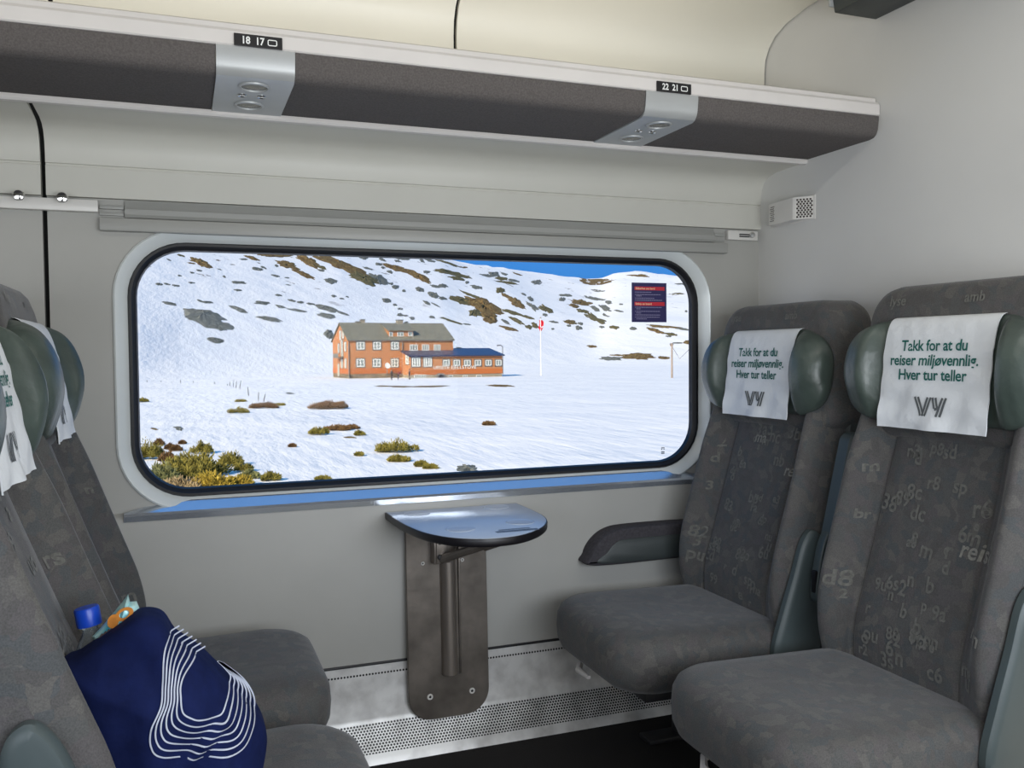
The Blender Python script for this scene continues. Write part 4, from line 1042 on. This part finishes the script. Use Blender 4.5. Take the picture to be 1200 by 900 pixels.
J('juniper_bush', 'tiny bush right of the brown patch in mid snow', (352, 340, 400, 376), 0, 14, .35, z=Z7)
J('juniper_bush', 'tiny bush tuft below the brown patch in mid snow', (345, 462, 388, 484), 0, 15, .3, z=Z7)

# ------------------------------------------------------------------ fence stakes, poles, flag
ST = mat('weathered_wood', rgb(110, 104, 98), .9, noise=.3, nscale=8)
STK = [(103, 92, 103, 107), (203, 96, 203, 106), (276, 104, 276, 110), (341, 90, 339, 112), (428, 95, 426, 114), (456, 108, 456, 118), (578, 103, 577, 122), (669, 120, 670, 135), (687, 104, 687, 136), (715, 90, 711, 140), (735, 100, 729, 148), (766, 95, 754, 154), (812, 140, 819, 203), (890, 176, 886, 235), (938, 190, 921, 240)]
for i, (x0, y0, x1, y1) in enumerate(STK):
    b = hit(155+x1/6, 430+y1/6); dep = (b-CO).dot(CF)
    h = (y1-y0)/6*dep/F_PX; dx = (x0-x1)/6*dep/F_PX
    solo('fence_stake', tube([b+Vector((0, 0, -.15)), b+CR*dx*.5+Vector((0, 0, h*.5)), b+CR*dx+Vector((0, 0, h))], [.045, .04, .03], 7), ST,
         'thin wooden stake in the snow, %s from the left in the fence row' % ORD[i], 'stake', 'fence stakes in the snow')
b = hit(634, 440); dep = (b-CO).dot(CF); H_ = (440-373)*dep/F_PX
fp = thing('flagpole', 'white flagpole standing in the snow right of the lodge', 'flagpole', tuple(b))
mk('pole', tube([b+Vector((0, 0, -.3)), b+Vector((0, 0, H_*.5)), b+Vector((0, 0, H_))], [.11, .095, .06], 12), M['white'], fp)
mk('finial', lathe([(.02, -.1), (.1, 0), (.12, .1), (.08, .2), (.001, .25)], 12, Matrix.Translation(b+Vector((0, 0, H_)))), M['steell'], fp)
fl_w, fl_h = 5.2*dep/F_PX, 13.5*dep/F_PX
fz = b.z+H_-2.0*dep/F_PX
RED = mat('flag_red', rgb(206, 24, 44), .8, noise=.12, nscale=5)
V, Fc, Mi = [], [], []
NXF, NZF = 14, 16
for j in range(NZF+1):
    for i in range(NXF+1):
        s_ = i/NXF; t_ = j/NZF
        wv = .25*math.sin(s_*9+t_*2)*fl_w*.6
        sag = (.25*s_+.1*math.sin(s_*7))*fl_h*.25
        p = b+CR*(fl_w*(s_*.9-.35+.12*math.sin(t_*5)))+Vector((0, 0, fz-b.z-t_*fl_h*(.9-.15*math.cos(s_*6))-sag*(1-t_)))+CF*wv
        V.append(tuple(p))
for j in range(NZF):
    for i in range(NXF):
        a = j*(NXF+1)+i; Fc.append((a, a+1, a+NXF+2, a+NXF+1)); d_ = j-(i*.35)
        Mi.append(1 if 6 <= d_ < 8 and i > 2 else 0)
fo = solo('flag', (V, Fc, Mi), [RED, M['white']], 'limp red flag with white cross on the flagpole', 'flag', smooth=60)
sol_ = fo.modifiers.new('thickness', 'SOLIDIFY'); sol_.thickness = .03
def pole_between(u0, v0, u1, v1, r): 
    b = hit(u1, v1); dep = (b-CO).dot(CF); return b, dep, (v1-v0)*dep/F_PX
b, dep, h = pole_between(786.5, 402, 787.5, 443, .1)
up = thing('utility_pole', 'old wooden utility pole with crossarm at the right edge of the window', 'pole', tuple(b))
WD = mat('pole_wood', rgb(170, 150, 132), .9, noise=.25, nscale=3)
mk('post', tube([b+Vector((0, 0, -.3)), b+Vector((0, 0, h*.5)), b+Vector((0, 0, h))], [.13, .12, .10], 10), WD, up)
s_ = dep/F_PX
mk('crossarm', tube([b+Vector((0, 0, h-3.0*s_))+CR*(-2.0*s_), b+Vector((0, 0, h-3.2*s_))+CR*(1.2*s_)], .09, 6), WD, up)
for dx in (-1.7, .9):
    mk('insulator', lathe([(.05, 0), (.13, .05), (.13, .2), (.06, .28), (.001, .3)], 10, Matrix.Translation(b+Vector((0, 0, h-2.6*s_))+CR*(dx*s_))), M['steell'], up)
mk('stay_wire', tube([b+Vector((0, 0, h-4*s_)), b+Vector((0, 0, h*.55))+CR*9*s_, b+CR*22*s_+Vector((0, 0, h*.86))], .035, 5), ST, up)
b, dep, h = pole_between(588.2, 402, 588.2, 441, .1)
b = b+CF*14
sl = thing('lamp_post', 'thin grey lamp post rising behind the right end of the lodge annex', 'lamp post', tuple(b))
s_ = dep/F_PX
mk('post', tube([b+Vector((0, 0, -.3)), b+Vector((0, 0, h))], [.09, .07], 8), ST, sl)
mk('lamp_head', tube([b+Vector((0, 0, h)), b+Vector((0, 0, h+.25))-CR*.3, b+Vector((0, 0, h+.2))-CR*1.0], [.07, .09, .13], 8), M['steell'], sl)

# ------------------------------------------------------------------ the orange mountain lodge
az0 = math.atan((409-600)/F_PX)-YAW
DB = 135.0
p0 = CO+ray(409, 443)*DB
BO = Vector((p0.x, p0.y, ground_z(p0.x, p0.y)))
BT = .075
BX = Vector((math.cos(BT), math.sin(BT), 0)); BYv = Vector((-math.sin(BT), math.cos(BT), 0))
BZ0 = p0.z-.15
def bl_(a, b, c): return BO+BX*a+BYv*b+Vector((0, 0, BZ0-BO.z+c))
def on_plane(u, v, yb):
    """pixel -> (along, up) on the plane yb behind the lodge's front"""
    d = ray(u, v); k = ((BO+BYv*yb-CO).dot(BYv))/d.dot(BYv); p = CO+d*k-BO
    return p.dot(BX), CO.z+d.z*k-BZ0
def cz8(x, y): return 380+x/5.4545, 370+y/5.4545
lodge = thing('mountain_lodge', 'large orange wooden mountain lodge with grey roof and long low annex', 'building', tuple(BO+Vector((8*BX))))
def lb(vf): return fmap(vf, lambda a, b, c: bl_(a, b, c))
OR = mat('orange_cladding', rgb(188, 126, 80), .85, noise=.1, nscale=30, stretch=(1, 1, .05))
ORD_ = mat('orange_base_boards', rgb(190, 108, 54), .85, noise=.12, nscale=30)
SL = mat('slate_roof', rgb(112, 108, 90), .9, noise=.35, nscale=2.5, bump=.3, bscale=5, col2=rgb(134, 128, 106))
NV = mat('dark_blue_roof', rgb(52, 58, 84), .35, spec=.6, noise=.15, nscale=4)
CC = mat('lodge_concrete', rgb(156, 146, 126), .9, noise=.15, nscale=2)
STN = mat('foundation_stone', rgb(120, 106, 88), .9, noise=.6, nscale=2.2, col2=rgb(150, 134, 108))
GT = mat('grey_trim', rgb(120, 118, 112), .7, noise=.1, nscale=6)
WW_ = mat('white_window_paint', rgb(238, 236, 226), .6, noise=.03, nscale=10)
GL = mat('lodge_pane', rgb(150, 158, 152), .2, spec=.6, noise=.3, nscale=2)
LX1, eave = on_plane(*cz8(823, 160), 0)
_, LE = on_plane(*cz8(155, 150), 0)
LW = 10.2
LRz = on_plane(396.5, 379.4, LW/2)[1]
LE = (LE+eave)/2
zb = 1.15
mk('main_wall', lb(([(0,0,zb),(LX1,0,zb),(LX1,0,LE),(0,0,LE),(0,LW,zb),(LX1,LW,zb),(LX1,LW,LE),(0,LW,LE),(0,LW/2,LRz-.15),(LX1,LW/2,LRz-.15)],
   [(0,1,2,3),(5,4,7,6),(4,0,3,8,7),(1,5,6,9,2),(0,4,5,1),(3,2,9,8),(6,7,8,9)])), OR, lodge, 0)
mk('base_boards', lb(box(-.03, LX1+.03, -.04, LW+.04, .75, 1.55)), ORD_, lodge, 0)
mk('stone_foundation', lb(box(.02, LX1-.02, .0, LW, -1.2, .8)), STN, lodge, 0)
def roofslab(x0, x1, ya, za, yb, zb_, th): return lb(([(x0,ya,za),(x1,ya,za),(x1,yb,zb_),(x0,yb,zb_),(x0,ya,za+th),(x1,ya,za+th),(x1,yb,zb_+th),(x0,yb,zb_+th)], [(0,3,2,1),(4,5,6,7),(0,1,5,4),(2,3,7,6),(1,2,6,5),(0,4,7,3)]))
sl_ = (LRz-LE)/(LW/2)
mk('roof', join(roofslab(-.2, LX1+.2, -.18, LE-.18*sl_, LW/2, LRz, .18), roofslab(-.2, LX1+.2, LW+.4, LE-.4*sl_, LW/2, LRz, .18)), SL, lodge, 0)
mk('gutter', lb(box(-.2, LX1+.2, -.28, -.18, LE-.18*sl_-.03, LE-.18*sl_+.1)), GT, lodge, 0)
for x in (.0, on_plane(*cz8(500, 250), 0)[0]):
    mk('downpipe', lb(tube([(x, -.1, .2), (x, -.1, LE-.3)], .075, 6)), GT, lodge)
for q, yy in (((232, 255, 28, 72), LW/2+.4), ((203, 222, 40, 60), LW/2+.6), ((463, 497, 30, 72), LW/2)):
    xa, zt_ = on_plane(*cz8(q[0], q[2]), yy); xb, _ = on_plane(*cz8(q[1], q[2]), yy)
    ch = mk('chimney', lb(box(xa, xb, yy-.45, yy+.45, LRz-1.2, zt_)), CC, lodge, 0)
    mk('chimney_cap', lb(box(xa-.08, xb+.08, yy-.53, yy+.53, zt_-.02, zt_+.12)), GT, ch, 0)
def window(x0, x1, z0, z1, yb, nv=2, nh=1, face='f', parent=lodge, trim=True):
    w, h = x1-x0, z1-z0; f = min(w, h)*.10
    def m(a, c, d):
        return (x0+a, yb-d, z0+c) if face == 'f' else (yb-d, x0+a, z0+c)
    bars = [(0, w, 0, f), (0, w, h-f, h), (0, f, 0, h), (w-f, w, 0, h)]
    for k in range(1, nv): bars.append((w*k/nv-f*.45, w*k/nv+f*.45, 0, h))
    for k in range(1, nh): bars.append((0, w, h*k/nh-f*.3, h*k/nh+f*.3))
    fr = join(*[box(a, b, c, d, .03, .10) for a, b, c, d in bars])
    tr_ = []
    if trim: tr_ = [box(-.16, 0, -.16, h+.16, .0, .07), box(w, w+.16, -.16, h+.16, .0, .07), box(-.16, w+.16, h, h+.16, .0, .07), box(-.16, w+.16, -.16, 0, .0, .07)]
    vf = join(fr, *[setm(t_, 1) for t_ in tr_]) if tr_ else fr
    o = mk('window', lb(fmap(vf, m)), [WW_, GT], parent, 0)
    mk('pane', lb(fmap(box(f*.5, w-f*.5, f*.5, h-f*.5, .0, .045), m)), GL, o, 0)
def wpx(x0, x1, y0, y1, yb, nv=2, nh=1, trim=True):
    a, zt_ = on_plane(*cz8(x0, y0), yb); b, zb_ = on_plane(*cz8(x1, y1), yb); window(a, b, zb_, zt_, yb, nv, nh, trim=trim)
for x0, x1 in ((207, 256), (313, 360), (428, 474)): wpx(x0, x1, 167, 215, 0, 2, 2)
for x0, x1 in ((545, 596), (624, 669), (699, 742)): wpx(x0, x1, 184, 223, 0, 3, 1, False)
for x0, x1 in ((206, 256), (311, 359), (428, 472)): wpx(x0, x1, 277, 326, 0, 2, 2)
# windows of the gable wall, facing left
for y0, y1, z0, z1, nv in ((1.3, 2.2, 4.3, 5.6, 1), (5.6, 6.5, 4.1, 5.4, 1), (3.4, 4.4, 3.5, 5.9, 1), (1.3, 2.2, 1.7, 3.0, 1), (5.9, 6.7, .4, 2.2, 1), (2.6, 3.4, 6.3, 7.4, 1), (4.3, 5.3, 6.1, 7.4, 1), (3.6, 4.6, 1.7, 3.0, 1)):
    window(y0, y1, z0, z1, 0, nv, 1, 'g')
mk('balcony', lb(join(box(-.9, 0, 3.0, 6.2, 3.2, 3.35), box(-.95, -.88, 3.0, 6.2, 3.35, 3.9))), GT, lodge, 0)
# dormer
xa, _ = on_plane(*cz8(410, 110), 1.0); xb, _ = on_plane(*cz8(566, 110), 1.0)
yd = .75; zr_ = LE+yd*sl_
ztop = on_plane(*cz8(480, 97), yd)[1]
ybk = (LRz-.25-LE)/sl_
dm = mk('dormer', lb(([(xa,yd,zr_-.2),(xb,yd,zr_-.2),(xb,yd,ztop),(xa,yd,ztop),(xa,ybk,LRz-.25),(xb,ybk,LRz-.25),(xa,ybk,LRz-.8),(xb,ybk,LRz-.8)], [(0,1,2,3),(0,3,4,6),(1,7,5,2),(3,2,5,4),(0,6,7,1),(4,5,7,6)])), OR, lodge, 0)
mk('dormer_roof', lb(([(xa-.25,yd-.3,ztop-.02),(xb+.25,yd-.3,ztop-.02),(xb+.25,ybk,LRz-.15),(xa-.25,ybk,LRz-.15),(xa-.25,yd-.3,ztop+.14),(xb+.25,yd-.3,ztop+.14),(xb+.25,ybk,LRz+.02),(xa-.25,ybk,LRz+.02)], [(0,3,2,1),(4,5,6,7),(0,1,5,4),(2,3,7,6),(1,2,6,5),(0,4,7,3)])), SL, dm, 0)
for x0, x1 in ((415, 437), (466, 507), (536, 563)): wpx(x0, x1, 103, 131, yd, 2 if x1-x0 > 30 else 1, 1, False)
# annex
AY = -4.0
ax0, aez = on_plane(*cz8(550, 252), AY); ax1, aez2 = on_plane(*cz8(1137, 262), AY)
aez = (aez+aez2)/2
afz = on_plane(*cz8(800, 374), AY)[1]
aback = 1.8
art = aez+1.05
mk('annex_wall', lb(([(ax0,AY,afz),(ax1,AY,afz),(ax1,AY,aez),(ax0,AY,aez),(ax0,aback,afz),(ax1,aback,afz),(ax1,aback,art),(ax0,aback,art)], [(0,1,2,3),(5,4,7,6),(0,3,7,4),(1,5,6,2),(3,2,6,7),(0,4,5,1)])), OR, lodge, 0)
mk('annex_base', lb(box(ax0-.02, ax1+.02, AY-.04, AY+.1, afz, afz+.75)), ORD_, lodge, 0)
mk('annex_foundation', lb(box(ax0+.03, ax1-.03, AY+.03, aback, -1.2, afz+.02)), CC, lodge, 0)
q_ = (art-aez)/(aback-AY)
mk('annex_roof', lb(([(ax0-.3,AY-.35,aez-.35*q_),(ax1+.3,AY-.35,aez-.35*q_),(ax1+.3,aback,art),(ax0-.3,aback,art),(ax0-.3,AY-.35,aez-.35*q_+.2),(ax1+.3,AY-.35,aez-.35*q_+.2),(ax1+.3,aback,art+.2),(ax0-.3,aback,art+.2)], [(0,3,2,1),(4,5,6,7),(0,1,5,4),(2,3,7,6),(1,2,6,5),(0,4,7,3)])), NV, lodge, 0)
for x0, x1 in ((560, 612), (635, 685)): wpx(x0, x1, 268, 324, AY, 3, 2)
for x0, x1 in ((760, 799), (827, 866), (894, 934), (962, 1000), (1030, 1067), (1095, 1131)): wpx(x0, x1, 283, 318, AY, 2, 1)
wpx(573, 650, 376, 404, AY+.02, 5, 1, False); wpx(795, 822, 378, 404, AY+.02, 1, 1, False); wpx(885, 915, 380, 403, AY+.02, 2, 1, False); wpx(970, 1005, 379, 402, AY+.02, 1, 1, False)
window(-3.3, -1.9, 2.2, 3.6, ax0, 2, 2, 'g')
dx0, dz1 = on_plane(*cz8(708, 368), AY); dx1, _ = on_plane(*cz8(766, 368), AY)
dr = mk('door_porch', lb(slab(rrect(dx1-dx0, dz1+1.2, .5, 6, (dx0+dx1)/2, (dz1-1.2)/2, (.6, .6, .02, .02)), [(0, .0), (0, .7), (.06, .72)], lambda a, b, h: (a, AY+.02-h, b))), GT, lodge, 20)
mk('porch_door', lb(slab(rrect((dx1-dx0)*.66, dz1+1.0, .5, 6, (dx0+dx1)/2, (dz1-1.4)/2, (.5, .5, .02, .02)), [(0, .70), (0, .745)], lambda a, b, h: (a, AY+.02-h, b))), M['dark'], dr, 0)
# painted sign letters on the annex
tm = text_mesh('UPSETE FJELLSTOVE', 1, .0, space=1.08)
mw0, mw1 = min(p[0] for p in tm[0]), max(p[0] for p in tm[0]); mh = max(p[1] for p in tm[0])
sx0, sz0 = on_plane(*cz8(698, 342), AY); sx1, _ = on_plane(*cz8(970, 342), AY); sz1 = on_plane(*cz8(700, 321), AY)[1]
mk('sign_lettering', lb(thick(fmap(tm, lambda a, b, c: (sx0+(a-mw0)/(mw1-mw0)*(sx1-sx0), 0, sz0+b/mh*(sz1-sz0))), 0) if False else fmap(thick(fmap(tm, lambda a, b, c: (sx0+(a-mw0)/(mw1-mw0)*(sx1-sx0), sz0+b/mh*(sz1-sz0), 0)), .05), lambda a, b, c: (a, AY-.08-c, b))), WW_, lodge, 0)
# satellite dish on a post
dx, dz = on_plane(*cz8(402, 321), -1.0)
sd = thing('satellite_dish', 'white satellite dish on a post in front of the lodge', 'satellite dish', tuple(bl_(dx, -1.0, 0)))
mk('post', lb(tube([(dx, -.9, -.8), (dx, -.9, dz-.2)], .06, 8)), GT, sd)
mk('dish', lb(xf(lathe([(.001, 0), (.25, .03), (.46, .12), (.48, .14), (.45, .14), (.25, .06), (.002, .03)], 20), frame_at((dx, -1.0, dz), (.2, -1, .35)))), WW_, sd)
mk('feed_arm', lb(tube([(dx, -1.1, dz-.4), (dx+.1, -1.6, dz-.05)], .03, 6)), GT, sd)

# ------------------------------------------------------------------ people in front of the lodge
SKN = mat('skin', rgb(205, 160, 130), .6, noise=.05, nscale=20)
def person(u, v, label, jc, pc, pose, face):
    d_ = ray(u, v); b = CO+d_*127; b.z = ground_z(b.x, b.y); dep = 127
    t = thing('person', label, 'person', tuple(b), face)
    t.scale = (.86, .86, .86)
    R_ = lambda p: Vector(p)
    J = {'pel': (0, 0, .95), 'che': (.02, 0, 1.32), 'nek': (.02, 0, 1.5), 'hed': (.03, 0, 1.62), 'top': (.03, 0, 1.74),
         'lk': (.06, .11, .5), 'lf': (.0, .12, .06), 'lt': (.16, .12, .03), 'rk': (.10, -.11, .5), 'rf': (-.10, -.12, .06), 'rt': (.06, -.12, .03),
         'ls': (.0, .20, 1.42), 'le': (.02, .27, 1.14), 'lh': (.12, .25, .92), 'rs': (.0, -.20, 1.42), 're': (.05, -.28, 1.14), 'rh': (.22, -.24, 1.0)}
    if pose == 'bend':
        J.update({'che': (.24, 0, 1.22), 'nek': (.36, 0, 1.32), 'hed': (.46, 0, 1.38), 'top': (.53, 0, 1.45), 'ls': (.30, .2, 1.27), 'rs': (.30, -.2, 1.27), 'le': (.42, .25, 1.02), 're': (.42, -.25, 1.02), 'lh': (.55, .2, .82), 'rh': (.55, -.2, .82)})
    E_ = [('pel', 'che'), ('che', 'nek'), ('nek', 'hed'), ('hed', 'top'), ('pel', 'lk'), ('lk', 'lf'), ('lf', 'lt'), ('pel', 'rk'), ('rk', 'rf'), ('rf', 'rt'), ('che', 'ls'), ('ls', 'le'), ('le', 'lh'), ('che', 'rs'), ('rs', 're'), ('re', 'rh')]
    RD = {'pel': .16, 'che': .17, 'nek': .065, 'hed': .115, 'top': .09, 'lk': .085, 'lf': .06, 'lt': .05, 'rk': .085, 'rf': .06, 'rt': .05, 'ls': .085, 'le': .06, 'lh': .045, 'rs': .085, 're': .06, 'rh': .045}
    names = list(J); me = bpy.data.meshes.new('body'); me.from_pydata([J[n] for n in names], [(names.index(a), names.index(c)) for a, c in E_], [])
    o = bpy.data.objects.new('body', me); COL.objects.link(o); sk = o.modifiers.new('s', 'SKIN'); ss = o.modifiers.new('u', 'SUBSURF'); ss.levels = 1
    for i, n in enumerate(names):
        me.skin_vertices[0].data[i].radius = (RD[n], RD[n]); me.skin_vertices[0].data[i].use_root = (n == 'pel')
    bpy.context.view_layer.update()
    m2 = bpy.data.meshes.new_from_object(o.evaluated_get(bpy.context.evaluated_depsgraph_get()))
    bpy.data.objects.remove(o); bpy.data.meshes.remove(me); m2.name = 'body'
    jm = mat('jacket', jc, .8, noise=.15, nscale=8); pm = mat('trousers', pc, .8, noise=.15, nscale=8)
    for m_ in (SKN, jm, pm, M['dark']): m2.materials.append(m_)
    for p in m2.polygons:
        z = p.center.z; hand = min((p.center-Vector(J[k])).length for k in ('lh', 'rh')) < .09
        hd_ = (p.center-Vector(J['hed'])).length < .17
        p.material_index = 0 if (hand or hd_) else (3 if z < .1 else (2 if z < .92 else 1)); p.use_smooth = True
    o = bpy.data.objects.new('body', m2); COL.objects.link(o); o.parent = t
    hp_ = Vector(J['hed']); d_ = (Vector(J['top'])-hp_).normalized()
    h = mk('cap', xf(lathe([(.125, -.01), (.13, .05), (.10, .12), (.04, .155), (.001, .16)], 14), frame_at(hp_+d_*.03, d_)), mat('cap_knit', jc, .9, noise=.2, nscale=20), t, 60, world=False)
    return t
person(459, 442, 'person in dark clothing standing below the satellite dish', rgb(60, 52, 52), rgb(46, 44, 50), 'stand', .6)
person(466.5, 442, 'person in dark red jacket bending over between two others by the lodge', rgb(120, 44, 50), rgb(52, 56, 74), 'bend', .2)
person(480, 442.5, 'person in dark blue clothing standing left of the basement windows', rgb(52, 56, 70), rgb(60, 50, 48), 'stand', 2.6)
